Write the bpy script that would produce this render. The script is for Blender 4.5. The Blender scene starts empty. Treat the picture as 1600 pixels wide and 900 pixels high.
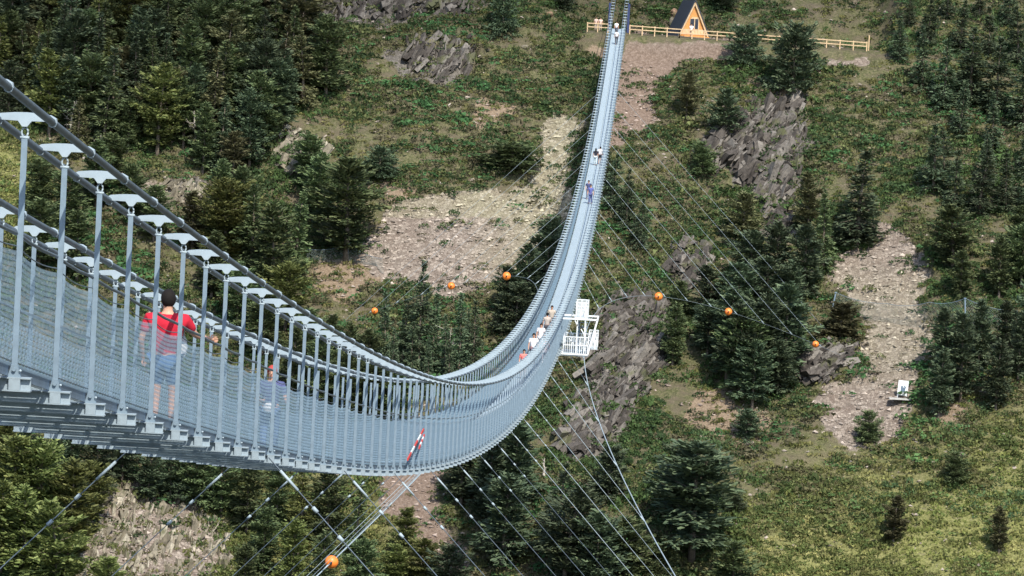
import bpy, math, random
import numpy as np
from math import radians as R
random.seed(7); rng = np.random.default_rng(7)
C = bpy.context.scene.collection
# ------------------------------------------------------------------ camera, sky, sun, exposure
F = 6500.0; YAW, PIT, ROL = -0.0342067, 0.0600367, 0.0506992
cy, sy, cp, sp, cr, sr = math.cos(YAW), math.sin(YAW), math.cos(PIT), math.sin(PIT), math.cos(ROL), math.sin(ROL)
fw = np.array([sy*cp, cy*cp, -sp]); r0 = np.array([cy, -sy, 0.0]); u0 = np.cross(r0, fw)
rt = r0*cr + u0*sr; up = -r0*sr + u0*cr
cam = bpy.data.objects.new('camera', bpy.data.cameras.new('camera')); C.objects.link(cam)
from mathutils import Matrix, Vector
cam.matrix_world = Matrix(((rt[0], up[0], -fw[0], 0), (rt[1], up[1], -fw[1], 0), (rt[2], up[2], -fw[2], 0), (0, 0, 0, 1)))
cam.data.lens = F/1600*36; cam.data.sensor_width = 36; cam.data.clip_start = 0.5; cam.data.clip_end = 3000
bpy.context.scene.camera = cam
SUN_EL, SUN_AZ = R(48), R(160)          # azimuth clockwise from +Y
w = bpy.data.worlds.new('World'); bpy.context.scene.world = w; w.use_nodes = True
nt = w.node_tree; bg = nt.nodes['Background']; sk = nt.nodes.new('ShaderNodeTexSky')
sk.sky_type = 'NISHITA'; sk.sun_disc = False; sk.sun_elevation = SUN_EL; sk.sun_rotation = SUN_AZ
nt.links.new(sk.outputs[0], bg.inputs[0]); bg.inputs[1].default_value = 0.14
sl = bpy.data.lights.new('sun', 'SUN'); sl.energy = 3.9; sl.angle = R(0.6); sl.color = (1.0, 0.95, 0.86)
so = bpy.data.objects.new('sun', sl); C.objects.link(so)
sd = Vector((math.sin(SUN_AZ)*math.cos(SUN_EL), math.cos(SUN_AZ)*math.cos(SUN_EL), math.sin(SUN_EL)))
so.rotation_euler = sd.to_track_quat('Z', 'Y').to_euler(); so.location = sd*300
vs = bpy.context.scene.view_settings
vs.view_transform = 'Standard'; vs.look = 'None'; vs.gamma = 1; vs.use_curve_mapping = False; vs.exposure = 0.74

# ------------------------------------------------------------------ pixel <-> world (photo pixels, 1600 x 900)
def proj(X, Y, Z):
    x = X*cy-Y*sy; y = X*sy+Y*cy
    dep = y*cp-Z*sp; v = y*sp+Z*cp
    return 800+F*(x*cr+v*sr)/dep, 450-F*(-x*sr+v*cr)/dep
def ray(px, py):
    u = (px-800)/F; v = -(py-450)/F
    x = u*cr-v*sr; q = u*sr+v*cr
    y = cp+q*sp; z = -sp+q*cp
    return np.array([x*cy+y*sy, -x*sy+y*cy, z])
def at(px, py, Y):
    r = ray(px, py); return r*Y/r[1]
def deck(s): return 2.010862-.15347678*s+.00028753859*s*s
BX0, BX1 = -5.5, -7.25; BM = (BX0+BX1)/2

# ------------------------------------------------------------------ noise
def h2(ix, iy, seed):
    v = (ix.astype(np.int64)*374761393+iy.astype(np.int64)*668265263+seed*1442695041) & 0xffffffff
    v = ((v ^ (v >> 13))*1274126177) & 0xffffffff
    return ((v ^ (v >> 16)) & 0xffff)/65535.0
def vn(x, y, seed=0):
    ix = np.floor(x); iy = np.floor(y); fx = x-ix; fy = y-iy
    fx = fx*fx*(3-2*fx); fy = fy*fy*(3-2*fy)
    a = h2(ix, iy, seed); b = h2(ix+1, iy, seed); c = h2(ix, iy+1, seed); d = h2(ix+1, iy+1, seed)
    return (a*(1-fx)+b*fx)*(1-fy)+(c*(1-fx)+d*fx)*fy
def fbm(x, y, sc, o=4, seed=0):
    t = 0; a = 1; n = 0
    for i in range(o):
        t = t+a*(vn(x/sc+17.3*i, y/sc-9.1*i, seed+i)-.5); n += a; a *= .5; sc *= .5
    return t/n*2
def sstep(a, b, x):
    t = np.clip((x-a)/(b-a), 0, 1); return t*t*(3-2*t)
def inpoly(px, py, poly):
    r = np.zeros(np.shape(px), bool); n = len(poly)
    for i in range(n):
        x0, y0 = poly[i]; x1, y1 = poly[(i+1) % n]
        if y0 == y1: continue
        c = ((y0 > py) != (y1 > py)) & (px < (x1-x0)*(py-y0)/(y1-y0)+x0)
        r ^= c
    return r

# regions of the far slope, as outlines on the slope (photo pixel positions of the ground)
SCREE = [[(590,320),(640,296),(700,300),(740,306),(790,300),(835,285),(848,240),(858,190),(880,165),(925,170),(905,260),(880,330),(868,380),(830,420),(780,440),(740,470),(700,478),(650,450),(600,440),(575,400)],
         [(975,48),(1190,62),(1185,95),(1130,92),(1080,100),(1045,130),(1035,190),(1000,215),(968,250),(945,250),(955,150)],
         [(1375,355),(1420,368),(1462,440),(1452,480),(1452,545),(1438,610),(1420,650),(1405,690),(1350,700),(1310,668),(1278,625),(1300,605),(1342,590),(1352,555),(1340,505),(1300,440),(1320,400),(1360,395)],
         [(600,735),(690,735),(695,800),(725,870),(735,910),(665,910),(645,850),(600,800)],
         [(1280,83),(1375,85),(1370,103),(1285,105)]]
RED = [SCREE[1], SCREE[3], [(780,690),(820,690),(815,760),(790,745)], [(1000,560),(1080,590),(1110,640),(1060,650),(1000,600)]]
SOIL = [[(480,385),(600,398),(620,440),(560,480),(490,470)], [(1475,640),(1530,640),(1525,665),(1480,665)], [(740,150),(800,160),(790,210),(760,220)],
        [(1090,590),(1180,640),(1190,700),(1110,690),(1060,640)], [(915,55),(950,60),(945,90),(925,85)], [(230,180),(260,170),(280,190),(250,200)],
        [(1160,120),(1240,140),(1230,150),(1150,135)], [(560,255),(680,290),(640,310),(590,310)]]
PALE = [[(120,790),(180,765),(240,750),(300,770),(360,830),(365,880),(330,920),(120,920)], [(220,285),(320,275),(345,330),(280,340)]]
ROCK = [[(1125,205),(1190,150),(1250,150),(1262,215),(1235,300),(1232,380),(1205,362),(1180,290),(1085,245)],
        [(935,470),(1005,450),(1040,480),(1042,560),(1005,600),(960,680),(905,720),(870,690),(900,640),(925,570)],
        [(625,72),(700,60),(745,66),(740,112),(690,125),(640,112)],
        [(480,-5),(750,-5),(745,18),(680,28),(600,26),(500,24)],
        [(452,200),(515,238),(495,275),(440,262)],
        [(1238,565),(1300,532),(1345,535),(1320,575),(1262,605)],
        [(1062,372),(1112,392),(1096,450),(1050,430)],
        [(255,285),(330,285),(330,325),(270,320)]]

# ------------------------------------------------------------------ terrain
TER_Z = 1.25
def H(X, Y):
    far = 1.2+(Y-533)*.622
    wl = sstep(-40, -75, X)*sstep(500, 440, Y); far = far+wl*9
    wr = sstep(20, 44, X); far = far+wr*(2.5-(Y-500)*.03)
    far = far+fbm(X, Y, 34, 2, 3)*3.2*sstep(2, 9, np.abs(X+6)+np.abs(Y-538)*.3)
    px, py = proj(X, np.maximum(Y, 50), far)
    wx = px+fbm(X, Y, 5, 3, 8)*22; wy = py+fbm(X, Y, 5, 3, 9)*16
    near_far = Y > 380
    sc = np.zeros_like(X); rk = np.zeros_like(X)
    for p in SCREE+PALE: sc = np.maximum(sc, inpoly(wx, wy, p)*1.0)
    for p in ROCK: rk = np.maximum(rk, inpoly(wx, wy, p)*1.0)
    sc *= near_far; rk *= near_far
    d = fbm(X, Y, 8, 4, 21)*1.1*(1-sc*.75)+fbm(X, Y, 1.6, 3, 31)*.30*(1-sc*.5)
    d = d-sc*.5
    st = X*.75+Y*.3
    rid = np.abs(fbm(st*2.2, X*-.35+Y*.8, 3.0, 4, 41))
    d = d+rk*(1.6-rid*3.4)
    far = far+d*near_far
    # terrace with the cabin and the end of the footbridge
    m = sstep(-15, -10, X)*sstep(31, 27, X)
    tz = TER_Z-.02*np.clip(X, -10, 30)+fbm(X, Y, 3, 2, 5)*.08
    flat = m*sstep(530, 532.2, Y)*sstep(550, 547, Y)
    bank = m*sstep(518, 532, Y)*(1-sstep(532, 534, Y))
    cap = tz+np.maximum(0, Y-546)*.78+fbm(X, Y, 4, 3, 12)*.5*sstep(547, 552, Y)
    far = np.where(Y > 540, far*(1-m)+np.minimum(far, cap)*m, far)
    far = far*(1-flat)+tz*flat
    far = far-bank*.3
    far = np.where((m > .5) & (Y >= 547), np.maximum(far, tz), far)
    # valley and the near slope
    near = np.where(Y < 3, -1.75+(3-Y)*.02, -1.75-(Y-3)*.72)
    near = near+sstep(-2.5, -5, X)*sstep(-11.5, -9, X)*sstep(2.5, -1, Y)*3.55+fbm(X, Y, 9, 3, 55)*.25*sstep(6, 20, Y)
    base = np.maximum(near, far)
    base = np.maximum(base, -150+fbm(X, Y, 30, 3, 61)*4)
    return base, sc, rk
def span(a, b, n): return list(np.linspace(a, b, n, endpoint=False))
xs = np.array(span(-520, -100, 22)+span(-100, 62, 540)+span(62, 480, 22)+[480.])
ys = np.array(span(-80, 0, 14)+span(0, 30, 16)+span(30, 405, 60)+span(405, 576, 560)+span(576, 980, 46)+[980.])
GX, GY = np.meshgrid(xs, ys)
GZ, GSC, GRK = H(GX, GY)
def interp(A, X, Y):
    i = np.clip(np.searchsorted(xs, X)-1, 0, len(xs)-2); j = np.clip(np.searchsorted(ys, Y)-1, 0, len(ys)-2)
    fx = (X-xs[i])/(xs[i+1]-xs[i]); fy = (Y-ys[j])/(ys[j+1]-ys[j])
    return (A[j, i]*(1-fx)+A[j, i+1]*fx)*(1-fy)+(A[j+1, i]*(1-fx)+A[j+1, i+1]*fx)*fy
def hz(x, y): return float(interp(GZ, np.array([x]), np.array([y]))[0])
def ground(px, py):
    r = ray(px, py); t = np.arange(405, 620, .25)/r[1]
    P = r[None]*t[:, None]; g = interp(GZ, P[:, 0], P[:, 1])
    k = np.argmax(P[:, 2] < g)
    if P[k, 2] >= g[k]: k = len(t)-1
    return Vector((P[k, 0], P[k, 1], g[k]))

# ------------------------------------------------------------------ mesh helpers
def mesh_np(name, co, quads=None, tris=None, smooth=False, col=None):
    me = bpy.data.meshes.new(name)
    nq = 0 if quads is None else len(quads); ntr = 0 if tris is None else len(tris)
    me.vertices.add(len(co)); me.vertices.foreach_set('co', np.asarray(co, np.float32).ravel())
    li = []
    if nq: li.append(np.asarray(quads, np.int32).ravel())
    if ntr: li.append(np.asarray(tris, np.int32).ravel())
    li = np.concatenate(li)
    me.loops.add(len(li)); me.loops.foreach_set('vertex_index', li)
    me.polygons.add(nq+ntr)
    st = np.concatenate([np.arange(nq)*4, nq*4+np.arange(ntr)*3]).astype(np.int32)
    me.polygons.foreach_set('loop_start', st)
    me.polygons.foreach_set('use_smooth', np.full(nq+ntr, bool(smooth)))
    if col is not None:
        at_ = me.color_attributes.new('tint', 'FLOAT_COLOR', 'POINT')
        at_.data.foreach_set('color', np.asarray(col, np.float32).ravel())
    me.update(calc_edges=True); me.validate()
    return me
class MB:
    def __init__(s): s.v = []; s.q = []; s.n = 0; s.t = []
    def add(s, v, q=(), t=()):
        s.v.append(np.asarray(v, float)); s.q += [tuple(i+s.n for i in f) for f in q]; s.t += [tuple(i+s.n for i in f) for f in t]; s.n += len(v)
    def box(s, c, e, ax=None):
        c = np.asarray(c, float); A = np.eye(3) if ax is None else np.asarray(ax, float)
        v = [c+A[0]*e[0]*a/2+A[1]*e[1]*b/2+A[2]*e[2]*d/2 for a in (-1, 1) for b in (-1, 1) for d in (-1, 1)]
        s.add(v, [(0,1,3,2),(4,6,7,5),(0,4,5,1),(2,3,7,6),(0,2,6,4),(1,5,7,3)])
    def beam(s, a, b, wd, hh=None, upv=(0,0,1)):
        a = np.asarray(a, float); b = np.asarray(b, float); d = b-a; L = np.linalg.norm(d); d = d/L
        u = np.asarray(upv, float); x = np.cross(d, u)
        if np.linalg.norm(x) < 1e-3: x = np.cross(d, (1, 0, 0))
        x /= np.linalg.norm(x); z = np.cross(x, d)
        s.box((a+b)/2, (L, wd, wd if hh is None else hh), (d, x, z))
    def tube(s, pts, r, n=8, cap=True):
        P = np.asarray(pts, float); m = len(P); r = np.full(m, r) if np.isscalar(r) else np.asarray(r)
        T = np.gradient(P, axis=0); T /= np.linalg.norm(T, axis=1)[:, None]
        ref = np.array([0, 0, 1.]) if abs(T[0][2]) < .9 else np.array([1., 0, 0])
        X = np.cross(T, ref); X /= np.linalg.norm(X, axis=1)[:, None]; Z = np.cross(X, T)
        a = np.arange(n)*2*math.pi/n
        V = (P[:, None]+r[:, None, None]*(np.cos(a)[None, :, None]*X[:, None]+np.sin(a)[None, :, None]*Z[:, None])).reshape(-1, 3)
        q = [(i*n+j, i*n+(j+1) % n, (i+1)*n+(j+1) % n, (i+1)*n+j) for i in range(m-1) for j in range(n)]
        t = []
        if cap:
            V = np.vstack([V, P[0], P[-1]]); k = m*n
            for j in range(n): t += [(k, (j+1) % n, j), (k+1, (m-1)*n+j, (m-1)*n+(j+1) % n)]
        s.add(V, q, t)
    def ball(s, c, r, n=10, sq=(1, 1, 1)):
        V = [(0, 0, 1)]+[(math.sin(a)*math.cos(b), math.sin(a)*math.sin(b), math.cos(a)) for a in [math.pi*i/n for i in range(1, n)] for b in [2*math.pi*j/(2*n) for j in range(2*n)]]+[(0, 0, -1)]
        V = np.array(V)*r*np.array(sq)+np.asarray(c); m = 2*n; t = []; q = []
        for j in range(m): t += [(0, 1+j, 1+(j+1) % m), (len(V)-1, 1+(n-2)*m+(j+1) % m, 1+(n-2)*m+j)]
        for i in range(n-2):
            for j in range(m): q.append((1+i*m+j, 1+(i+1)*m+j, 1+(i+1)*m+(j+1) % m, 1+i*m+(j+1) % m))
        s.add(V, q, t)
    def mesh(s, name, smooth=False):
        return mesh_np(name, np.vstack(s.v), s.q if s.q else None, s.t if s.t else None, smooth)
    def build(s, name, mat, parent=None, smooth=False, org=(0, 0, 0)):
        if any(org): s.v = [v-np.asarray(org) for v in s.v]
        return link(name, s.mesh(name, smooth), mat, parent)
def link(name, me, mat, parent=None, loc=(0, 0, 0)):
    o = bpy.data.objects.new(name, me)
    if mat is not None and not me.materials: me.materials.append(mat)
    C.objects.link(o); o.parent = parent; o.location = loc
    return o
def tag(o, label=None, cat=None, group=None, kind=None):
    for k, v in (('label', label), ('category', cat), ('group', group), ('kind', kind)):
        if v: o[k] = v
    return o
def empty(name, loc=(0, 0, 0), rz=0):
    o = bpy.data.objects.new(name, None); C.objects.link(o); o.location = loc; o.rotation_euler = (0, 0, rz); o.empty_display_size = .3
    return o

# ------------------------------------------------------------------ materials
class NT:
    def __init__(s, name, rough=.8, metal=0, spec=.3):
        s.m = bpy.data.materials.new(name); s.m.use_nodes = True; s.t = s.m.node_tree
        s.b = s.t.nodes['Principled BSDF']; s.b.inputs['Roughness'].default_value = rough; s.b.inputs['Metallic'].default_value = metal
        s.b.inputs['Specular IOR Level'].default_value = spec
    def n(s, typ, **k):
        o = s.t.nodes.new(typ)
        for a, b in k.items():
            if a.startswith('i_'):
                key = a[2:]; key = int(key) if key.isdigit() else key
                o.inputs[key].default_value = b
            else: setattr(o, a, b)
        return o
    def l(s, a, b): s.t.links.new(a, b)
    def noise(s, scale, detail=4, vec=None, rough=.6):
        o = s.n('ShaderNodeTexNoise'); o.inputs['Scale'].default_value = scale; o.inputs['Detail'].default_value = detail; o.inputs['Roughness'].default_value = rough
        if vec is not None: s.l(vec, o.inputs['Vector'])
        return o.outputs['Fac']
    def ramp(s, fac, stops):
        o = s.n('ShaderNodeValToRGB'); e = o.color_ramp.elements
        while len(e) < len(stops): e.new(.5)
        for i, (p, c) in enumerate(stops): e[i].position = p; e[i].color = (*c, 1)
        s.l(fac, o.inputs[0]); return o.outputs[0]
    def mix(s, fac, a, b, mode='MIX'):
        o = s.n('ShaderNodeMix', data_type='RGBA', blend_type=mode)
        for k, v in ((0, fac), (6, a), (7, b)):
            if isinstance(v, (int, float)): o.inputs[k].default_value = v
            elif isinstance(v, tuple): o.inputs[k].default_value = (*v, 1)
            else: s.l(v, o.inputs[k])
        return o.outputs[2]
    def bump(s, h, dist=.1, st=1):
        o = s.n('ShaderNodeBump'); o.inputs['Distance'].default_value = dist; o.inputs['Strength'].default_value = st
        s.l(h, o.inputs['Height']); s.l(o.outputs[0], s.b.inputs['Normal'])
    def col(s, c): s.l(c, s.b.inputs['Base Color'])
def plain(name, c, rough=.7, metal=0, var=.15, scale=3, spec=.3):
    t = NT(name, rough, metal, spec); g = t.n('ShaderNodeTexCoord')
    a = tuple(x*(1-var) for x in c); b = tuple(min(1, x*(1+var)) for x in c)
    t.col(t.ramp(t.noise(scale, 5, g.outputs['Object']), [(.3, a), (.7, b)])); return t.m
def leafmat(name, c1, c2, c3, trans=.25):
    t = NT(name, .65, 0, .2)
    oi = t.n('ShaderNodeObjectInfo'); ge = t.n('ShaderNodeNewGeometry'); tc = t.n('ShaderNodeTexCoord')
    a = t.ramp(ge.outputs['Random Per Island'], [(0, c1), (.55, c2), (1, c3)])
    hue = t.n('ShaderNodeHueSaturation'); mr = t.n('ShaderNodeMapRange'); mr.inputs[3].default_value = .475; mr.inputs[4].default_value = .515
    t.l(oi.outputs['Random'], mr.inputs[0]); t.l(mr.outputs[0], hue.inputs['Hue'])
    mr2 = t.n('ShaderNodeMapRange'); mr2.inputs[3].default_value = .7; mr2.inputs[4].default_value = 1.35
    ns = t.noise(.7, 2, tc.outputs['Object']); ad = t.n('ShaderNodeMath', operation='MULTIPLY_ADD'); ad.inputs[1].default_value = .8; ad.inputs[2].default_value = -.4
    t.l(ns, ad.inputs[0]); ad2 = t.n('ShaderNodeMath', operation='ADD'); t.l(ad.outputs[0], ad2.inputs[0]); t.l(oi.outputs['Random'], ad2.inputs[1]); t.l(ad2.outputs[0], mr2.inputs[0])
    t.l(mr2.outputs[0], hue.inputs['Value']); t.l(a, hue.inputs['Color']); t.col(hue.outputs[0])
    tr = t.n('ShaderNodeBsdfTranslucent'); t.l(hue.outputs[0], tr.inputs[0]); ms = t.n('ShaderNodeMixShader'); ms.inputs[0].default_value = trans
    t.l(t.b.outputs[0], ms.inputs[1]); t.l(tr.outputs[0], ms.inputs[2]); t.l(ms.outputs[0], t.t.nodes['Material Output'].inputs[0])
    return t.m
def tintmat(name, lo=.7, hi=1.35, trans=.2):
    t = NT(name, .75, 0, .15); ge = t.n('ShaderNodeNewGeometry'); at_ = t.n('ShaderNodeAttribute', attribute_name='tint')
    v = t.n('ShaderNodeMapRange'); v.inputs[3].default_value = lo; v.inputs[4].default_value = hi; t.l(ge.outputs['Random Per Island'], v.inputs[0])
    hs = t.n('ShaderNodeHueSaturation'); t.l(v.outputs[0], hs.inputs['Value']); t.l(at_.outputs['Color'], hs.inputs['Color']); t.col(hs.outputs[0])
    if trans:
        tr = t.n('ShaderNodeBsdfTranslucent'); t.l(hs.outputs[0], tr.inputs[0]); ms = t.n('ShaderNodeMixShader'); ms.inputs[0].default_value = trans
        t.l(t.b.outputs[0], ms.inputs[1]); t.l(tr.outputs[0], ms.inputs[2]); t.l(ms.outputs[0], t.t.nodes['Material Output'].inputs[0])
    return t.m
M = {}
M['steel'] = plain('galvanised_steel', (.175, .235, .285), .7, .0, .15, 6, .35)
M['girder'] = plain('dull_galvanised_girder', (.26, .32, .36), .6, 0, .2, 5, .35)
M['plate'] = plain('bright_galvanised_plate', (.32, .39, .43), .6, .0, .12, 5, .4)
M['cable'] = plain('weathered_steel_cable', (.09, .12, .15), .5, .1, .3, 4, .4)
M['wire'] = plain('galvanised_wire', (.125, .19, .245), .5, .05, .15, 6, .4)
M['kick'] = plain('dark_blue_grey_steel', (.13, .18, .24), .5, .1, .2, 5)
M['white'] = plain('white_painted_steel', (.72, .75, .76), .5, .1, .06, 5)
M['orange'] = plain('orange_plastic', (.85, .22, .03), .45, 0, .12, 4, .5)
M['wood'] = plain('fresh_pine_timber', (.55, .40, .24), .7, 0, .25, 5)
M['black'] = plain('black_rubber', (.02, .02, .022), .6)
M['bark'] = plain('grey_brown_bark', (.16, .13, .10), .9, 0, .4, 6)
M['dead'] = plain('bleached_dead_wood', (.42, .38, .33), .9, 0, .3, 6)
M['net'] = plain('green_grey_netting_wire', (.30, .36, .34), .5, .2)
M['skin'] = plain('skin', (.50, .28, .19), .55, 0, .08, 8)
M['hair'] = plain('dark_hair', (.018, .013, .010), .6, 0, .3, 30)
# deck grating
t = NT('deck_grating', .5, .2, .4); tc = t.n('ShaderNodeTexCoord')
br = t.n('ShaderNodeTexBrick'); br.inputs['Scale'].default_value = 12; br.inputs['Color1'].default_value = (.42, .51, .56, 1); br.inputs['Color2'].default_value = (.47, .56, .61, 1); br.inputs['Mortar'].default_value = (.24, .31, .35, 1); br.inputs['Mortar Size'].default_value = .03
t.l(tc.outputs['Object'], br.inputs['Vector']); t.col(br.outputs[0]); M['deck'] = t.m

# rock material with strata
def rockmat(name, c1, c2, c3):
    t = NT(name, .9, 0, .2); g = t.n('ShaderNodeTexCoord'); mp = t.n('ShaderNodeCombineXYZ')
    for i_, v_ in enumerate(((.35, .2, .6), (-1.9, -.9, 1.4), (.7, -1.2, .1))):
        dn = t.n('ShaderNodeVectorMath', operation='DOT_PRODUCT'); dn.inputs[1].default_value = v_; t.l(g.outputs['Object'], dn.inputs[0]); t.l(dn.outputs['Value'], mp.inputs[i_])
    n1 = t.noise(1.1, 8, mp.outputs[0], .7); n2 = t.noise(.35, 4, g.outputs['Object']); n3 = t.noise(3, 6, g.outputs['Object'], .7)
    ge = t.n('ShaderNodeNewGeometry'); c = t.ramp(ge.outputs['Random Per Island'], [(.0, c1), (.55, c2), (1, c3)])
    c = t.mix(.75, c, t.ramp(n3, [(.3, (.30, .29, .28)), (.5, (.75, .75, .75)), (.7, (1.25, 1.22, 1.15))]), 'MULTIPLY')
    c = t.mix(.6, c, t.ramp(n1, [(.38, (.25, .24, .23)), (.47, (1, 1, 1))]), 'MULTIPLY')
    c = t.mix(t.ramp(n2, [(.56, (0, 0, 0)), (.64, (.8, .8, .8))]), c, (.09, .095, .045))
    c = t.mix(t.ramp(n3, [(.68, (0, 0, 0)), (.76, (.6, .6, .6))]), c, (.30, .27, .22)); t.col(c)
    t.bump(n1, .10, .8); return t.m
M['rock'] = rockmat('layered_grey_schist', (.05, .043, .038), (.115, .102, .09), (.235, .215, .19))
M['rock_pale'] = rockmat('pale_weathered_rock', (.16, .14, .10), (.28, .25, .19), (.42, .38, .30))

# ground: masks in vertex colours say what the ground is made of
px, py = proj(GX, np.maximum(GY, 50), GZ)
jx = px+fbm(GX, GY, 7, 5, 71)*42; jy = py+fbm(GX, GY, 7, 5, 72)*34
inv = GY > 380
def msk(polys, jx=jx, jy=jy):
    m = np.zeros_like(GX)
    for p in polys: m = np.maximum(m, inpoly(jx, jy, p)*1.0)
    m = m*inv
    for _ in range(5): m[1:-1, 1:-1] = (m[1:-1, 1:-1]*2+m[:-2, 1:-1]+m[2:, 1:-1]+m[1:-1, :-2]+m[1:-1, 2:])/6
    return m
mS = msk(SCREE); mR = msk(RED); mB = msk(SOIL); mP = msk(PALE); mK = msk(ROCK)
yl = sstep(620, 930, py+(px-1300)*.32+fbm(GX, GY, 12, 3, 73)*90)*sstep(1000, 1250, px)+sstep(90, 0, px+fbm(GX, GY, 8, 3, 74)*40)*sstep(150, 230, py)*sstep(400, 330, py)
yl = yl*sstep(2100, 1750, px)*sstep(1400, 1000, py)
yl = np.clip(yl+.8*sstep(640, 800, py)*sstep(250, 420, px)*sstep(700, 560, px), 0, 1)
lich = np.clip(sstep(690, 860, px+fbm(GX, GY, 5, 2, 75)*40)*sstep(520, 250, py-60)+.7*(py < 340), 0, 1)*mS*(px < 930)
lich = lich*.6
lich = np.maximum(lich, mS*.3*(px > 1250)*sstep(380, 470, py)*sstep(620, 560, py))
GREDC = np.clip(mS+mB, 0, 1)
colA = np.stack([np.maximum(mS, mP), mR, mK, np.ones_like(GX)], -1)
colB = np.stack([mB, yl, lich, np.ones_like(GX)], -1)
nx, ny = len(xs), len(ys)
I = np.arange(nx*ny).reshape(ny, nx)
Q = np.stack([I[:-1, :-1], I[:-1, 1:], I[1:, 1:], I[1:, :-1]], -1).reshape(-1, 4)
jit = 0
me = mesh_np('mountain_slope', np.stack([GX, GY, GZ], -1).reshape(-1, 3), quads=Q, smooth=True, col=colA.reshape(-1, 4))
a2 = me.color_attributes.new('tint_b', 'FLOAT_COLOR', 'POINT'); a2.data.foreach_set('color', colB.astype(np.float32).ravel())
t = NT('mountain_ground', .95, 0, .1)
tc = t.n('ShaderNodeTexCoord'); O = tc.outputs['Object']
A_ = t.n('ShaderNodeAttribute', attribute_name='tint'); B_ = t.n('ShaderNodeAttribute', attribute_name='tint_b')
sA = t.n('ShaderNodeSeparateColor'); sB = t.n('ShaderNodeSeparateColor'); t.l(A_.outputs['Color'], sA.inputs[0]); t.l(B_.outputs['Color'], sB.inputs[0])
def soft(o_):
    q = t.n('ShaderNodeMath', operation='MULTIPLY_ADD'); t.l(t_n, q.inputs[0]); q.inputs[1].default_value = 1.3; t.l(o_, q.inputs[2])
    r_ = t.n('ShaderNodeMapRange', interpolation_type='SMOOTHSTEP'); t.l(q.outputs[0], r_.inputs[0]); r_.inputs[1].default_value = 1.0; r_.inputs[2].default_value = 1.3; return r_.outputs[0]
t_n = t.noise(1.2, 7, O, .75)
n_s = t.noise(3.2, 8, O, .75); n_m = t.noise(.6, 6, O, .65); n_l = t.noise(.12, 4, O)
veg = t.ramp(n_s, [(.30, (.035, .045, .018)), (.48, (.095, .10, .045)), (.62, (.18, .165, .09)), (.75, (.26, .215, .14))])
veg = t.mix(t.ramp(n_m, [(.42, (0, 0, 0)), (.62, (.8, .8, .8))]), veg, (.13, .105, .075))
grs = t.ramp(n_s, [(.28, (.06, .075, .018)), (.48, (.19, .195, .07)), (.66, (.34, .325, .14)), (.8, (.41, .37, .20))])
c = t.mix(sB.outputs[1], veg, grs)
c = t.mix(t.ramp(t.noise(.9, 8, O, .8), [(.56, (0, 0, 0)), (.66, (.85, .85, .85))]), c, t.ramp(n_s, [(.35, (.11, .085, .06)), (.65, (.27, .225, .165))]))
soil = t.ramp(n_s, [(.3, (.13, .095, .065)), (.5, (.24, .18, .125)), (.7, (.36, .29, .21))])
c = t.mix(soft(sB.outputs[0]), c, soil)
vo = t.n('ShaderNodeTexVoronoi'); vo.inputs['Scale'].default_value = 2.6; t.l(O, vo.inputs['Vector'])
vo2 = t.n('ShaderNodeTexVoronoi'); vo2.inputs['Scale'].default_value = 2.6; vo2.feature = 'DISTANCE_TO_EDGE'; t.l(O, vo2.inputs['Vector'])
bw = t.n('ShaderNodeSeparateColor'); t.l(vo.outputs['Color'], bw.inputs[0])
scr = t.ramp(bw.outputs[0], [(0, (.17, .14, .115)), (.5, (.28, .235, .195)), (1, (.42, .36, .30))])
scr = t.mix(t.ramp(n_m, [(.4, (0, 0, 0)), (.7, (.6, .6, .6))]), scr, (.20, .15, .12))
scr = t.mix(sB.outputs[2], scr, t.ramp(bw.outputs[1], [(0, (.19, .175, .10)), (.6, (.34, .32, .20)), (1, (.43, .40, .29))]))
scr = t.mix(t.ramp(vo2.outputs['Distance'], [(0, (.75, .75, .75)), (.09, (0, 0, 0))]), scr, (.09, .07, .055))
scr = t.mix(sA.outputs[1], scr, t.ramp(n_s, [(.3, (.10, .072, .055)), (.5, (.20, .148, .115)), (.72, (.34, .27, .22))]))
c = t.mix(soft(sA.outputs[0]), c, scr)
rk = t.ramp(n_s, [(.35, (.07, .062, .055)), (.5, (.15, .135, .115)), (.65, (.24, .22, .19))])
c = t.mix(soft(sA.outputs[2]), c, rk); t.col(c)
t.bump(n_s, .35, .9); M['ground'] = t.m
tag(link('ground', me, M['ground']), kind='structure')

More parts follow.
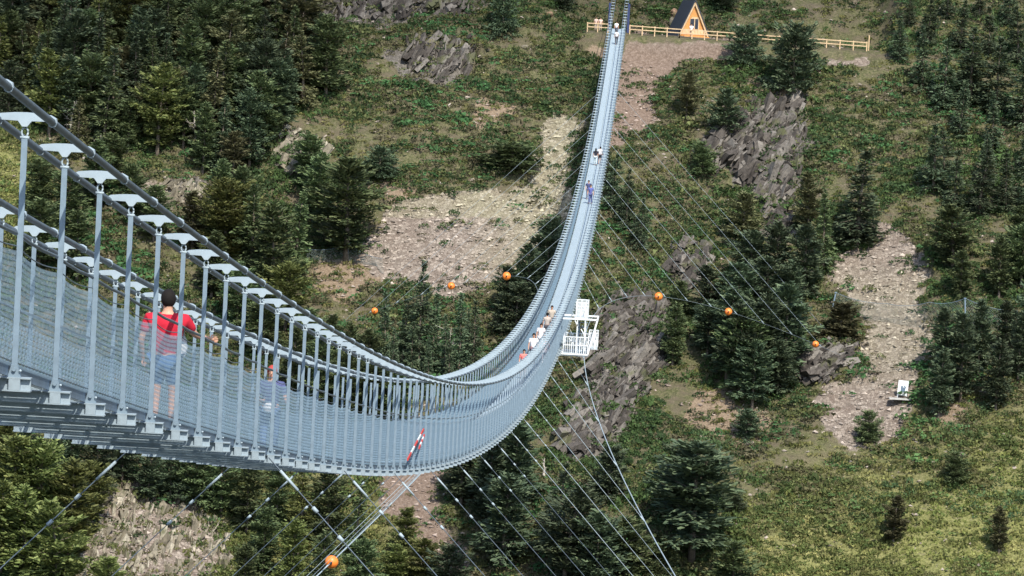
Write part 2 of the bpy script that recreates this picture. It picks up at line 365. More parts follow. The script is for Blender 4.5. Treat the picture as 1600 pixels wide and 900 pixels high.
# ------------------------------------------------------------------ scatter helpers (numpy merged)
def template_leaves(n, r, h, ls, seed, flat=.5):
    g = np.random.default_rng(seed); V = []; T = []
    for i in range(n):
        a = g.uniform(0, 2*math.pi); rr = r*math.sqrt(g.uniform(0, 1)); z = h*math.sqrt(max(0, 1-(rr/r)**2))*g.uniform(.35, 1.0)
        c = np.array([rr*math.cos(a), rr*math.sin(a), z])
        d = g.normal(size=3); d[2] = abs(d[2])*flat; d /= np.linalg.norm(d); e = g.normal(size=3); e -= e@d*d; e /= np.linalg.norm(e); k = np.cross(d, e)
        s = ls*g.uniform(.6, 1.3)
        V += [c+e*s, c-e*s*.6+k*s*.7, c-e*s*.5-k*s*.7]; T.append((3*i, 3*i+1, 3*i+2))
    return np.array(V), np.array(T)
def scatter(name, tmpls, P, S, cols, mat, kind='stuff'):
    Vs = []; Ts = []; Cs = []; off = 0; N = len(P); pick = rng.integers(0, len(tmpls), N); ang = rng.uniform(0, 2*math.pi, N)
    for k, (v, tr) in enumerate(tmpls):
        ix = np.where(pick == k)[0]
        if not len(ix): continue
        ca, sa = np.cos(ang[ix]), np.sin(ang[ix]); s = S[ix]
        X = (v[None, :, 0]*ca[:, None]-v[None, :, 1]*sa[:, None])*s[:, :1]+P[ix, :1]
        Y = (v[None, :, 0]*sa[:, None]+v[None, :, 1]*ca[:, None])*s[:, :1]+P[ix, 1:2]
        Z = v[None, :, 2]*s[:, 1:2]+P[ix, 2:3]
        Vs.append(np.stack([X, Y, Z], -1).reshape(-1, 3))
        Ts.append((tr[None]+(np.arange(len(ix))*len(v))[:, None, None]+off).reshape(-1, 3)); off += len(ix)*len(v)
        Cs.append(np.repeat(cols[ix], len(v), 0))
    co = np.concatenate(Cs); co = np.hstack([co, np.ones((len(co), 1))])
    me = mesh_np(name, np.concatenate(Vs), tris=np.concatenate(Ts), col=co)
    o = link(name, me, mat); o['kind'] = kind; return o
def sample(n):
    n = int(n*1.25); X = rng.uniform(-105, 62, n); Y = rng.uniform(400, 575, n); Z = interp(GZ, X, Y)
    a, b = proj(X, Y, Z); k = (a > -190) & (a < 1790) & (b > -110) & (b < 1040)
    X, Y, Z, a, b = X[k], Y[k], Z[k], a[k], b[k]
    ter = (X > -11) & (X < 27.5) & (Y > 529) & (Y < 546)
    k = ~ter
    return X[k], Y[k], Z[k], a[k], b[k]
X, Y, Z, a, b = sample(85000)
bare = np.clip(interp(np.maximum(np.maximum(mS, mB), mR), X, Y), 0, 1); rock = np.clip(interp(np.maximum(mK, mP*1.35), X, Y), 0, 1.5); yy = interp(yl, X, Y)
den = .72+1.5*fbm(X, Y, 5, 4, 81)
keep = rng.uniform(0, 1, len(X)) < np.clip(den*(1-bare*.93)*(1-rock*.6)*(1-yy*.35), 0, 1)
X, Y, Z, yy = X[keep], Y[keep], Z[keep], yy[keep]; N = len(X)
kind = fbm(X, Y, 11, 3, 91)+rng.normal(0, .28, N)
pal = np.array([(.036, .062, .024), (.058, .096, .032), (.10, .115, .045), (.115, .105, .06), (.05, .115, .042)])
ki = np.digitize(kind, [-.35, -.02, .22, .5]); ki = np.array([1, 0, 2, 3, 4])[ki]
cols = pal[ki]*rng.uniform(.75, 1.3, (N, 1)); cols = cols*(1-.45*yy[:, None])+np.array([.17, .18, .05])*.45*yy[:, None]
S = np.stack([rng.uniform(.35, 1.2, N)*(1+.35*(ki == 4)), rng.uniform(.35, 1.05, N)], 1)*np.where(rng.uniform(0, 1, (N, 1)) < .05, 1.7, 1)
tm = [template_leaves(48, 1.0, .75, .19, 100+i) for i in range(6)]
M['shrub'] = tintmat('low_mountain_shrub_leaves', .6, 1.5)
tag(scatter('low_shrubs', tm, np.stack([X, Y, Z-.1], 1), S, cols, M['shrub']), 'low juniper and heather shrubs covering the mountain slope', 'shrubs')
X, Y, Z, a, b = sample(30000); bare = interp(np.maximum(np.maximum(mS, mK), mP), X, Y)
fn = fbm(X, Y, 6, 3, 311)-.10*(b < 560)-.12*(a < 900); keep = (fn > .30) & (bare < .4); X, Y, Z, fn = X[keep], Y[keep], Z[keep], fn[keep]; N = len(X)
cols = np.array([.062, .110, .048])*rng.uniform(.75, 1.35, (N, 1))+np.array([.03, .02, .0])*rng.uniform(0, 1, (N, 1))
tm = [template_leaves(44, .9, .7, .17, 400+i) for i in range(4)]
tag(scatter('broadleaf_ground_cover', tm, np.stack([X, Y, Z-.05], 1), np.stack([rng.uniform(.5, 1.2, N), rng.uniform(.5, 1.1, N)], 1), cols, M['shrub']), 'brighter green patches of raspberry and fern among the shrubs', 'ground cover')
# grass tufts on the yellow-green meadow
X, Y, Z, a, b = sample(40000); yy = interp(yl, X, Y); bare = interp(np.maximum(np.maximum(mS, mR), mK), X, Y)
keep = rng.uniform(0, 1, len(X)) < np.clip(.4+yy, 0, 1)*(1-bare); X, Y, Z, yy = X[keep], Y[keep], Z[keep], yy[keep]; N = len(X)
gm = np.clip(.5+fbm(X, Y, 5, 3, 95)+rng.normal(0, .2, N), 0, 1)[:, None]
cols = (np.array([.37, .35, .14])*gm+np.array([.17, .20, .055])*(1-gm))*(.5+.5*yy[:, None])*rng.uniform(.7, 1.15, (N, 1))
tm = [template_leaves(26, .6, .32, .16, 200+i, .3) for i in range(5)]
M['grass'] = tintmat('dry_alpine_grass', .75, 1.25)
tag(scatter('grass', tm, np.stack([X, Y, Z-.04], 1), np.stack([rng.uniform(.6, 1.4, N), rng.uniform(.5, 1.3, N)], 1), cols, M['grass']), 'yellow green alpine grass on the sunny lower slope', 'grass')
# loose stones
def stone(seed):
    g = np.random.default_rng(seed); v = np.array([(1, 0, 0), (-1, 0, 0), (0, 1, 0), (0, -1, 0), (0, 0, 1), (0, 0, -1)])*g.uniform(.5, 1.1, (6, 1))+g.normal(0, .2, (6, 3))
    return v, np.array([(0,2,4),(2,1,4),(1,3,4),(3,0,4),(2,0,5),(1,2,5),(3,1,5),(0,3,5)])
X, Y, Z, a, b = sample(90000); sc = interp(np.maximum(mS, mP), X, Y); rd = interp(mR, X, Y); lc = interp(lich, X, Y); so_ = interp(mB, X, Y)
keep = rng.uniform(0, 1, len(X)) < np.where(sc > .4, .85-.15*rd, .08+.3*so_); X, Y, Z, rd, lc = X[keep], Y[keep], Z[keep], rd[keep], lc[keep]; N = len(X)
cc = np.array([.30, .255, .215])*(1-lc[:, None])+np.array([.36, .34, .22])*lc[:, None]
cc = cc*(1-rd[:, None]*.5)+np.array([.27, .20, .17])*rd[:, None]*.5; cc = cc*rng.uniform(.55, 1.45, (N, 1))
sz = .10+.30*rng.uniform(0, 1, N)**3; S = np.stack([sz*1.2, sz*.8], 1)
M['stone'] = tintmat('loose_scree_stone', .8, 1.2, 0)
tag(scatter('scree_stones', [stone(i) for i in range(8)], np.stack([X, Y, Z+.02], 1), S, np.clip(cc, .03, .7), M['stone']), 'loose broken stones lying on the scree slopes', 'stones')

# ------------------------------------------------------------------ rock outcrops: tilted slabs of schist
def outcrop(poly, n, label, mat, size=1.0, dip=(.50, .25, .80)):
    P = np.array(poly); x0, y0 = P.min(0); x1, y1 = P.max(0); mb = MB(); k = 0; tries = 0; first = None
    base = ground(*P.mean(0))
    while k < n and tries < n*8:
        tries += 1; x = random.uniform(x0, x1); y = random.uniform(y0, y1)
        if not inpoly(np.array([x+random.gauss(0, 6)]), np.array([y+random.gauss(0, 6)]), poly)[0]: continue
        g = np.array(ground(x, y)); d = np.array(dip)+rng.normal(0, .24, 3); d /= np.linalg.norm(d)
        nrm = np.array([-.75, -.35, .45])+rng.normal(0, .25, 3); nrm -= nrm@d*d; nrm /= np.linalg.norm(nrm); e = np.cross(d, nrm)
        if k < n*.16: L = random.uniform(1.8, 3.6)*size; W = random.uniform(1.2, 2.4)*size; T = random.uniform(.4, 1.1)*size
        else: L = random.uniform(.5, 2.6)*size*random.choice([.6, 1, 1.2]); W = random.uniform(.4, 1.4)*size; T = random.uniform(.10, .42)*size
        c = g+np.array([0, -.15, .1])-d*L*random.uniform(.0, .3)
        v = []
        for i, (sa, sb, sc_) in enumerate([(a_, b_, c_) for a_ in (-1, 1) for b_ in (-1, 1) for c_ in (-1, 1)]):
            tp = .55 if sa > 0 else 1
            v.append(c+d*L/2*sa*random.uniform(.75, 1.1)+e*W/2*sb*tp*random.uniform(.6, 1.1)+nrm*T/2*sc_*random.uniform(.7, 1.1))
        v = [q-np.array(base) for q in v]
        mb.add(v, [(0,1,3,2),(4,6,7,5),(0,4,5,1),(2,3,7,6),(0,2,6,4),(1,5,7,3)]); k += 1
    o = mb.build('rock_outcrop', mat); o.location = base
    return tag(o, label, 'rock outcrop')
outcrop(ROCK[0], 620, 'tall dark layered crag below the biggest round pine, right of the footbridge', M['rock'], 1.0)
outcrop(ROCK[1], 1300, 'large jagged layered crag right beside the hanging steel platform', M['rock'], .85, (.62, .25, .70))
outcrop(ROCK[2], 190, 'small grey crag alone among shrubs high on the slope, left of the footbridge', M['rock'], .85)
outcrop(ROCK[3], 380, 'broad grey rock face along the top edge of the view', M['rock'], .9)
outcrop(ROCK[4], 90, 'pale crag at the right edge of the upper left forest', M['rock_pale'], .9)
outcrop(ROCK[5], 200, 'grey rock knob to the left of the right hand scree, under the lowest orange ball', M['rock'], .8, (.8, .2, .5))
outcrop(ROCK[6], 200, 'slanting grey rock ribs behind the thin tie cables, right of the footbridge', M['rock'], .9)
outcrop(ROCK[7], 60, 'pale broken rocks under the forest, seen just above the near suspension cables', M['rock_pale'], .8)
outcrop(PALE[0], 420, 'pale sunlit crumbling rock face at the bottom left under the deck', M['rock_pale'], .75, (.3, .3, .9))

# ------------------------------------------------------------------ trees
def conifer(seed, h, r, style):
    g = np.random.default_rng(seed); V = []; T = []; n = 0
    tb = MB(); bend = g.normal(0, .015, 2)
    def axis(z): return np.array([bend[0]*z*z/h*3, bend[1]*z*z/h*3, z])
    zs = np.linspace(-.5, h*.97, 7); tb.tube([axis(z) for z in zs], np.interp(zs, [-.5, h], [h*.020+.05, .015]), 7)
    if style == 'spruce': z0 = h*.07; lev = int(h*2.6)
    elif style == 'pine': z0 = h*.14; lev = int(h*2.6)
    else: z0 = h*.04; lev = int(h*2.8)
    for i in range(lev):
        f_ = min(.985, (i+g.uniform(-.6, 1.4))/lev) if i else .02; z = z0+(h-z0)*f_
        if style == 'spruce': rad = r*max(.0, 1-f_)**.8*g.uniform(.7, 1.12)
        elif style == 'pine': rad = r*(max(0, math.sin(math.pi*min(1, (f_*.80+.2))))**.6)*g.uniform(.55, 1.12)
        else: rad = r*math.sqrt(max(0, 1-max(0, f_*1.02-.02)**2.2))*g.uniform(.75, 1.1)
        rad = max(rad, .18); nb = 6 if style == 'spruce' else 7
        a0 = g.uniform(0, 6.28)
        for j in range(nb):
            if g.uniform() < (.12 if style != 'pine' else .2): continue
            a = a0+j*2*math.pi/nb+g.normal(0, .2); L = rad*g.uniform(.42, 1.22)
            slope = (-.25+.6*f_ if style == 'spruce' else (.05+.5*f_))+g.normal(0, .16)
            dr = np.array([math.cos(a), math.sin(a), slope]); st = axis(z)
            if L > .8 and j % 2 == 0: tb.tube([st, st+dr*L*.75], [.035+.01*L, .012], 4, False)
            m = max(7, int(L*22))
            for k in range(m):
                u = (k+g.uniform(0, 1))/m; u = .22+.78*u**.8
                sp_ = .20+.30*L*(1-abs(u-.55))
                side = g.normal(0, sp_*.55)
                c = st+dr*L*u+np.array([-math.sin(a)*side, math.cos(a)*side, -.10*u*L*(style == 'spruce')+g.normal(0, .15)])
                ax = dr+np.array([-math.sin(a), math.cos(a), 0])*np.sign(side)*.7+g.normal(0, .25, 3); ax /= np.linalg.norm(ax)
                e = np.cross(ax, g.normal(0, .5, 3)+np.array([0, 0, 1])); e /= np.linalg.norm(e)+1e-6
                s = g.uniform(.19, .42)*(.85 if style == 'spruce' else 1)
                V += [c-ax*s*.5+e*s*.30, c-ax*s*.5-e*s*.30, c+ax*s-e*s*.14, c+ax*s*.9+e*s*.18]; T.append((n, n+1, n+2, n+3)); n += 4
    me = mesh_np('crown', np.array(V), quads=np.array(T)); mt = tb.mesh('trunk', True); mt.materials.append(M['bark'])
    return me, mt
M['needle'] = {
 'dark': leafmat('dark_blue_green_needles', (.042, .064, .038), (.078, .110, .062), (.125, .16, .085), .15),
 'mid': leafmat('mid_green_needles', (.052, .076, .037), (.098, .136, .058), (.16, .195, .085), .2),
 'light': leafmat('yellow_green_pine_needles', (.07, .09, .03), (.145, .175, .055), (.23, .25, .09), .25),
 'olive': leafmat('olive_brown_needles', (.055, .060, .030), (.11, .112, .052), (.165, .16, .08), .2)}
TH = 10.0; protos = {}
for st, rr in (('spruce', 2.3), ('pine', 2.6), ('bush', 3.4)):
    protos[st] = [conifer(300+i*7+len(st), TH if st != 'bush' else 6.5, rr*k, st) for i, k in enumerate((.8, .9, 1.0, 1.1, 1.2, 1.35, 1.0))]
crown_cache = {}
def tree(px_, py_, hp, style='spruce', tone='dark', label=None, group=None, wide=1.0, sink=0):
    p = ground(px_, py_); D = p.y*1.0; h = hp/F*D
    i = random.randrange(7); me, mt = protos[style][i]; key = (style, i, tone)
    if key not in crown_cache:
        m2 = me.copy(); m2.materials.clear(); m2.materials.append(M['needle'][tone]); crown_cache[key] = m2
    names = {'spruce': 'spruce_tree', 'pine': 'pine_tree', 'bush': 'round_pine_tree'}
    e = empty(names[style], (p.x, p.y, p.z-.1-sink), random.uniform(0, 6.28))
    ph = TH if style != 'bush' else 6.5; s = h/ph; sw = s*wide*random.uniform(.9, 1.1)
    e.scale = (sw, sw, s)
    link('trunk', mt, None, e); link('crown', crown_cache[key], None, e)
    return tag(e, label, 'tree', group)
def tone_pick(w): return random.choices(list(w), list(w.values()))[0]
# upper left forest: a dense stand of look-alikes
poly = [(-20,-8),(492,-8),(518,160),(470,178),(430,240),(395,292),(330,292),(225,255),(130,270),(60,200),(-20,185)]
for row, y in enumerate(range(-2, 300, 27)):
    for x in range(-15, 520, 40):
        xx = x+random.uniform(-13, 13)+(row % 2)*18; yy_ = y+random.uniform(-9, 9)
        if not inpoly(np.array([xx]), np.array([yy_]), poly)[0]: continue
        left = xx < 250
        tn = tone_pick({'dark': 3, 'mid': 3, 'olive': 1.2}) if not left else tone_pick({'dark': 1.5, 'mid': 3, 'olive': 1.5, 'light': .9})
        tree(xx, yy_, random.uniform(85, 150), random.choice(['spruce', 'spruce', 'pine']), tn,
             'tall conifer in the dense dark forest filling the upper left, '+('left half of it' if left else 'right half of it'), 'conifers of the upper left forest, '+('left half' if left else 'right half'), 1.0)
def grp(lst, style, tone, label, group, wide=1.0):
    for q in lst:
        tree(q[0], q[1], q[2], q[3] if len(q) > 3 else style, q[4] if len(q) > 4 else tone, label, group, wide)
grp([(60,345,95),(105,372,110),(150,330,110),(175,300,90),(205,350,95),(240,380,90),(60,420,110),(120,440,110)], 'pine', 'mid', 'bushy green pine seen through the nearest hangers at the left', 'pines behind the nearest hangers', 1.2)
grp([(345,350,100),(385,370,110),(350,420,140,'pine','light'),(392,440,150,'spruce','mid'),(425,480,160,'pine','mid'),(460,440,140,'spruce','mid'),(300,400,100,'pine','olive'),(330,470,110),(445,520,110,'pine','light'),(495,350,110),(480,300,90),(410,560,110),(370,520,110)],
    'pine', 'mid', 'green pine in the loose stand left of the pale scree, above the suspension cables', 'pines between forest and scree', 1.15)
tree(540, 412, 165, 'pine', 'mid', 'large spreading pine with bare lower trunk beside the left rockfall net', None, 1.35)
grp([(600,575,120),(628,590,125),(652,590,180),(674,588,140),(694,600,110),(716,600,140),(738,592,125),(640,610,110),(700,620,100),(668,625,100),(610,625,110),(728,560,80)],
    'spruce', 'dark', 'slender dark spruce in the clump behind the sagging middle of the footbridge', 'spruces behind the sag of the bridge', .72)
grp([(480,590,110),(515,570,80),(545,600,95),(575,620,105),(500,640,120),(540,660,110),(580,670,110),(620,680,100),(455,620,110)], 'pine', 'mid', 'dark pine glimpsed between the hangers left of the bridge sag', 'pines glimpsed between the hangers')
grp([(20,830,150),(62,850,165),(105,900,180),(35,930,170),(90,970,190),(0,760,110),(135,830,110),(0,900,150),(165,980,110)], 'pine', 'light', 'sunlit yellow green pine in the bottom left corner', 'sunlit pines of the bottom left corner', 1.1)
grp([(45,745,90),(150,775,95),(190,760,95),(230,790,95),(110,770,100),(265,790,85),(80,780,110)], 'pine', 'dark', 'dark pine just under the near end of the deck at the bottom left', 'dark pines under the near deck', 1.1)
grp([(305,800,105),(345,810,105),(385,835,125),(430,840,120),(470,860,130,'spruce','light'),(510,860,130),(555,870,120,'spruce','mid'),(410,900,110),(455,930,120,'pine','light'),(500,940,110),(560,950,110),(380,950,100)],
    'pine', 'mid', 'mid green conifer under the deck, between the pale rock face and the reddish scree', 'conifers under the middle of the deck')
grp([(632,875,85),(660,930,90),(615,940,90)], 'pine', 'light', 'small light green pine on the reddish scree at the bottom', 'small pines on the reddish scree')
grp([(720,790,110),(760,830,150),(800,800,140),(785,890,150),(880,930,170),(930,950,150),(700,960,110),(870,850,130,'spruce'),(800,740,80,'pine','mid')],
    'pine', 'dark', 'large dark pine in the group below the bridge, behind the fan of tie cables', 'dark pines behind the fan of tie cables', 1.25)
grp([(790,500,85),(825,500,120),(852,470,130),(805,530,80,'bush'),(860,420,70,'bush')], 'pine', 'dark', 'dark shadowed pine hugging the left side of the bridge beside the lichen scree', 'dark pines along the left side of the bridge')
grp([(955,330,90),(978,360,95),(1000,390,80),(948,290,60)], 'spruce', 'dark', 'dark narrow spruce close to the right side of the bridge, above the jagged crag', 'spruces along the right side of the bridge')
tree(950, 780, 80, 'bush', 'dark', 'small dark pine under the thick wind cable near its lower joint')
tree(975, 900, 90, 'bush', 'mid', 'low green pine at the bottom, left of the thick wind cable')
tree(1080, 880, 190, 'pine', 'dark', 'very large dark pine at the bottom, right of the thick wind cable', None, 1.35)
tree(1060, 800, 110, 'pine', 'dark', 'dark pine standing right behind the very large bottom pine', None, 1.2)
tree(1035, 905, 60, 'bush', 'mid', 'low bush at the foot of the very large bottom pine')
grp([(1135,600,150),(1160,625,150),(1190,610,150),(1225,590,150),(1150,530,120),(1195,520,120),(1110,510,95),(1235,520,110),(1212,460,110),(1255,470,120),(1172,450,90),(1175,640,110),(1215,620,90),(1105,560,90)],
    'pine', 'dark', 'dark pine in the big clump right of the jagged crag, behind the orange balls', 'dark pines right of the jagged crag', 1.1)
tree(1155, 622, 140, 'pine', 'mid', 'tall pine with a bare lower trunk at the lower edge of the central clump')
tree(1338, 385, 150, 'spruce', 'dark', 'large broad spruce standing alone right of the tall crag', None, 1.3)
tree(1285, 425, 130, 'spruce', 'mid', 'slimmer spruce just left below the large broad spruce', None, 1.0)
tree(1262, 380, 110, 'pine', 'olive', 'olive pine between the tall crag and the broad spruce')
tree(1160, 375, 70, 'bush', 'olive', 'low olive pine left of the tall crag, behind tie cables')
tree(1050, 575, 100, 'pine', 'mid', 'green pine standing right against the jagged crag')
tree(1060, 500, 60, 'bush', 'mid', 'small bush on top of the jagged crag')
tree(1312, 535, 60, 'bush', 'olive', 'wide dark bush beside the leaning net post', None, 1.3)
tree(1161, 100, 58, 'bush', 'dark', 'smaller round pine in front of the wooden fence', None, .8)
tree(1238, 148, 104, 'bush', 'dark', 'biggest round dark pine in front of the wooden fence, above the tall crag', None, .8)
tree(1072, 188, 75, 'pine', 'olive', 'dark olive pine on the left of two above the tall crag')
tree(1130, 205, 65, 'bush', 'dark', 'round pine on the upper left rim of the tall crag')
tree(1098, 275, 50, 'bush', 'mid', 'low bush under the tall crag near the tie cables')
tree(785, 58, 80, 'bush', 'dark', 'dark pine alone at the top edge, left of the footbridge', None, .75)
tree(882, 18, 40, 'bush', 'dark', 'small dark pine at the top edge beside the wooden fence end')
tree(1128, 14, 34, 'bush', 'dark', 'dark bush at the top edge just right of the cabin roof', None, 1.2)
tree(592, 280, 48, 'bush', 'dark', 'round dark bush alone on the green slope left of the upper scree', None, 1.2)
tree(800, 265, 40, 'bush', 'mid', 'low green juniper bush left of the lichen covered scree', None, 1.9)
tree(1355, 692, 48, 'bush', 'mid', 'round bush in the middle of the right hand scree foot', None, .95)
tree(1166, 684, 44, 'bush', 'dark', 'small dark green bush below the central pine clump')
tree(1145, 800, 34, 'bush', 'dark', 'small dark bush right of the very large bottom pine')
tree(1495, 755, 48, 'bush', 'mid', 'small pine alone on the yellow meadow, highest of the meadow pines')
tree(1395, 852, 78, 'pine', 'olive', 'layered small pine alone in the middle of the yellow meadow', None, 1.35)
tree(1560, 868, 75, 'pine', 'olive', 'small sparse pine near the bottom right corner of the meadow', None, 1.0)
tree(1145, 925, 80, 'bush', 'mid', 'broad low pine on the bottom edge left of the meadow', None, 1.2)
grp([(1405,95,70),(1440,140,100),(1475,170,110),(1515,165,120),(1555,180,120),(1600,200,125),(1450,70,70),(1500,80,80),(1545,90,80),(1590,100,90),(1420,40,50),(1530,30,50),(1480,30,60),(1575,40,60),(1620,60,80),(1500,215,90),(1550,240,95)],
    'spruce', 'dark', 'dark spruce in the forest of the upper right corner', 'spruces of the upper right corner', 1.15)
tree(1522, 150, 95, 'spruce', 'light', 'pale green larch like tree standing among the dark upper right spruces')
grp([(1458,300,105),(1490,330,95),(1530,335,100),(1570,330,95),(1605,330,95),(1540,290,80),(1600,280,90),(1475,270,70)], 'spruce', 'dark', 'dark spruce in the clump halfway down the right edge', 'spruces halfway down the right edge', 1.15)
tree(1488, 425, 105, 'pine', 'mid', 'broad grey green pine just above the right hand rockfall net', None, 1.4)
grp([(1500,470,80),(1560,470,100),(1595,450,100),(1590,400,80)], 'pine', 'mid', 'green pine behind the right hand net, near the right edge', 'pines behind the right hand net')
grp([(1466,658,112),(1500,628,140),(1555,645,112),(1478,590,110),(1528,590,120),(1590,600,110),(1610,560,130),(1570,560,90)], 'pine', 'dark', 'dark conical pine in front of the right hand rockfall net', 'conical pines below the right hand net', .9)

# dead trees
def dead(px_, py_, hp, label, lean=0, seed=1, fall=0, n=14):
    p = ground(px_, py_); h = hp/F*p.y; g = random.Random(seed); mb = MB(); tb = MB()
    ax = np.array([math.sin(lean), -.1, math.cos(lean)]); ax /= np.linalg.norm(ax)
    e = empty('dead_tree', (p.x, p.y-.6, p.z+(.3 if fall else 0)))
    tb.tube([ax*h*k/5*1.0+np.array([g.gauss(0, .05), g.gauss(0, .05), 0]) for k in range(6)], [.16, .14, .11, .09, .06, .03], 7)
    for i in range(n):
        u = .2+.75*i/n; st = ax*h*u; a = g.uniform(0, 6.28); L = h*g.uniform(.12, .32)
        d = np.array([math.cos(a), -abs(math.sin(a))*.5, g.uniform(-.1, .8)]); d /= np.linalg.norm(d)
        mid = st+d*L*.5; en = mid+(d+np.array([g.gauss(0, .3), 0, g.uniform(0, .5)]))*L*.5
        mb.tube([st, mid, en], [.055, .035, .012], 4); en2 = mid+(d+np.array([g.gauss(0, .6), 0, g.uniform(-.3, .5)]))*L*.35; mb.tube([mid, en2], [.03, .01], 4)
    tb.build('trunk', M['dead'], e); mb.build('branches', M['dead'], e); tag(e, label, 'dead tree')
dead(110, 215, 58, 'bleached bare dead tree at the lower left edge of the forest', .1, 1)
dead(132, 250, 45, 'smaller tangled grey dead tree beside the bleached one, lower left forest edge', .7, 5)
dead(306, 235, 62, 'bleached dead tree with side branches in front of the upper left forest', -.05, 2)
dead(700, 585, 75, 'grey dead trunk with bent lower branches in the clump behind the bridge sag', .02, 3)
dead(322, 762, 62, 'fallen bleached trunk with twigs lying under the deck on the pale slope', 1.05+.9, 4, 1)
dead(850, 745, 30, 'bare grey trunk stub among the pines behind the fan of tie cables', 0, 6, 0, 5)
dead(948, 765, 28, 'short fallen pale trunk lying below the jagged crag', 1.3, 8, 1, 4)
# ------------------------------------------------------------------ fair weather cloud high behind the viewer, shading the top of the slope
def cloud():
    L = np.array(sd); u = np.cross(L, (0, 0, 1)); u /= np.linalg.norm(u); v = np.cross(u, L)
    if v[1] < 0: v = -v
    if u[0] < 0: u = -u
    c = L*1300+u*10+v*495; n, m = 90, 10; P = []
    for j in range(m+1):
        ph = math.pi*j/m
        for i in range(n):
            a = 2*math.pi*i/n; ca, sa = math.cos(a), math.sin(a)
            e_ = (abs(ca)**3+abs(sa)**3)**(-1/3)*(1+.045*math.sin(a*7+1)+.035*math.sin(a*17+2)+.025*math.sin(a*31))
            r = math.sin(ph)**.5*e_; lump = 1+.35*math.sin(i*1.3+j*2.1)
            P.append(c+u*ca*r*240+v*sa*r*130+L*math.cos(ph)*22*lump)
    q = [(j*n+i, j*n+(i+1) % n, (j+1)*n+(i+1) % n, (j+1)*n+i) for j in range(m) for i in range(n)]
    t = NT('cloud_vapour', 1, 0, 0); t.b.inputs['Base Color'].default_value = (.9, .9, .9, 1)
    tr = t.n('ShaderNodeBsdfTransparent'); ms = t.n('ShaderNodeMixShader'); ms.inputs[0].default_value = .22
    t.l(tr.outputs[0], ms.inputs[1]); t.l(t.b.outputs[0], ms.inputs[2]); t.l(ms.outputs[0], t.t.nodes['Material Output'].inputs[0])
    tag(link('cloud', mesh_np('cloud', np.array(P), quads=q, smooth=True), t.m), kind='stuff')
cloud()
# ------------------------------------------------------------------ suspension footbridge
S0, DS = 35.7906, 2.49573; SEND = 531.0; KN = int((562-S0)/DS)
HL = 2.05; CZ = HL+.13; CO = .235
br = empty('suspension_footbridge', (BM, 2.0, deck(2.0)))
tag(br, 'very long galvanised steel suspension footbridge sagging across the valley', 'footbridge')
BO = np.array(br.location)
def part(mb, name, mat, smooth=False, parent=None, org=None):
    o = BO if org is None else np.asarray(org, float)
    mb.v = [v-o for v in mb.v]
    ob = link(name, mb.mesh(name, smooth), mat, parent or br)
    ob.location = Vector(o-BO) if parent is None else (0, 0, 0)
    return ob
ss = np.concatenate([np.arange(-6, 120, 1.2), np.arange(120, 568, 3.0)])
for bx in (BX0, BX1):
    for d in (-CO, CO):
        mb = MB(); mb.tube([(bx+d, s, deck(s)+CZ) for s in ss], .036, 10); part(mb, 'main_cable', M['cable'], True)
# shapes used again and again
def plate_mb():
    pr = [(-.275, .0), (-.27, .035), (-.22, .062), (-.10, .075), (0, .078), (.10, .075), (.22, .062), (.27, .035), (.275, .0), (.20, .006), (.06, .004), (.022, -.045), (-.022, -.045), (-.06, .004), (-.20, .006)]
    mb = MB(); n = len(pr)
    v = [(x, y, z) for y in (-.035, .035) for x, z in pr]
    mb.add(v, [(i, (i+1) % n, n+(i+1) % n, n+i) for i in range(n)], [])
    c0 = [(0, -.035, .02), (0, .035, .02)]
    mb.add(v+c0, [], [(2*n, (i+1) % n, i) for i in range(n)]+[(2*n+1, n+i, n+(i+1) % n) for i in range(n)])
    for d in (-CO, CO): mb.tube([(d, -.012, -.004), (d, .012, -.004)], .041, 8)
    return mb
plate_me = plate_mb().mesh('spreader_plate'); plate_me.materials.append(M['plate'])
mb = MB(); mb.beam((0, 0, .02), (0, 0, HL), .052, .016, (0, 1, 0))
mb.add([(-.058, -.02, -.04), (.058, -.02, -.04), (.026, -.02, .07), (-.026, -.02, .07), (-.058, .02, -.04), (.058, .02, -.04), (.026, .02, .07), (-.026, .02, .07)], [(0,1,2,3),(5,4,7,6),(1,5,6,2),(4,0,3,7),(3,2,6,7),(0,4,5,1)])
mb.tube([(0, -.045, .03), (0, .045, .03)], .018, 8)
hang_me = mb.mesh('hanger'); hang_me.materials.append(M['steel'])
mb = MB(); ang = np.linspace(0, 2*math.pi, 11)
mb.tube([(.028*math.cos(a_), 0, HL+.035+.042*math.sin(a_)) for a_ in ang], .009, 6); mb.tube([(-.04, 0, HL-.01), (.04, 0, HL-.01)], .014, 6)
shack_me = mb.mesh('shackle', True); shack_me.materials.append(M['plate'])
mb = MB(); W2 = (BX0-BX1)/2+.15
mb.box((0, 0, -.045), (2*W2, .10, .012)); mb.box((0, 0, -.155), (2*W2, .10, .012)); mb.box((0, 0, -.10), (2*W2-.004, .010, .098))
for x in (-W2+.14, W2-.14): mb.box((x, -.028, -.10), (.10, .046, .096))
beam_me = mb.mesh('cross_beam'); beam_me.materials.append(M['girder'])
mb = MB(); mb.ball((-.075, -.03, .03), .018, 5); mb.ball((-.10, -.03, .018), .013, 5); mb.ball((.055, -.03, .02), .013, 4); mb.tube([(-.075, -.03, .0), (-.075, -.03, .09)], .006, 5)
bolt_me = mb.mesh('mesh_clamp', True); bolt_me.materials.append(M['plate'])
NI = 100
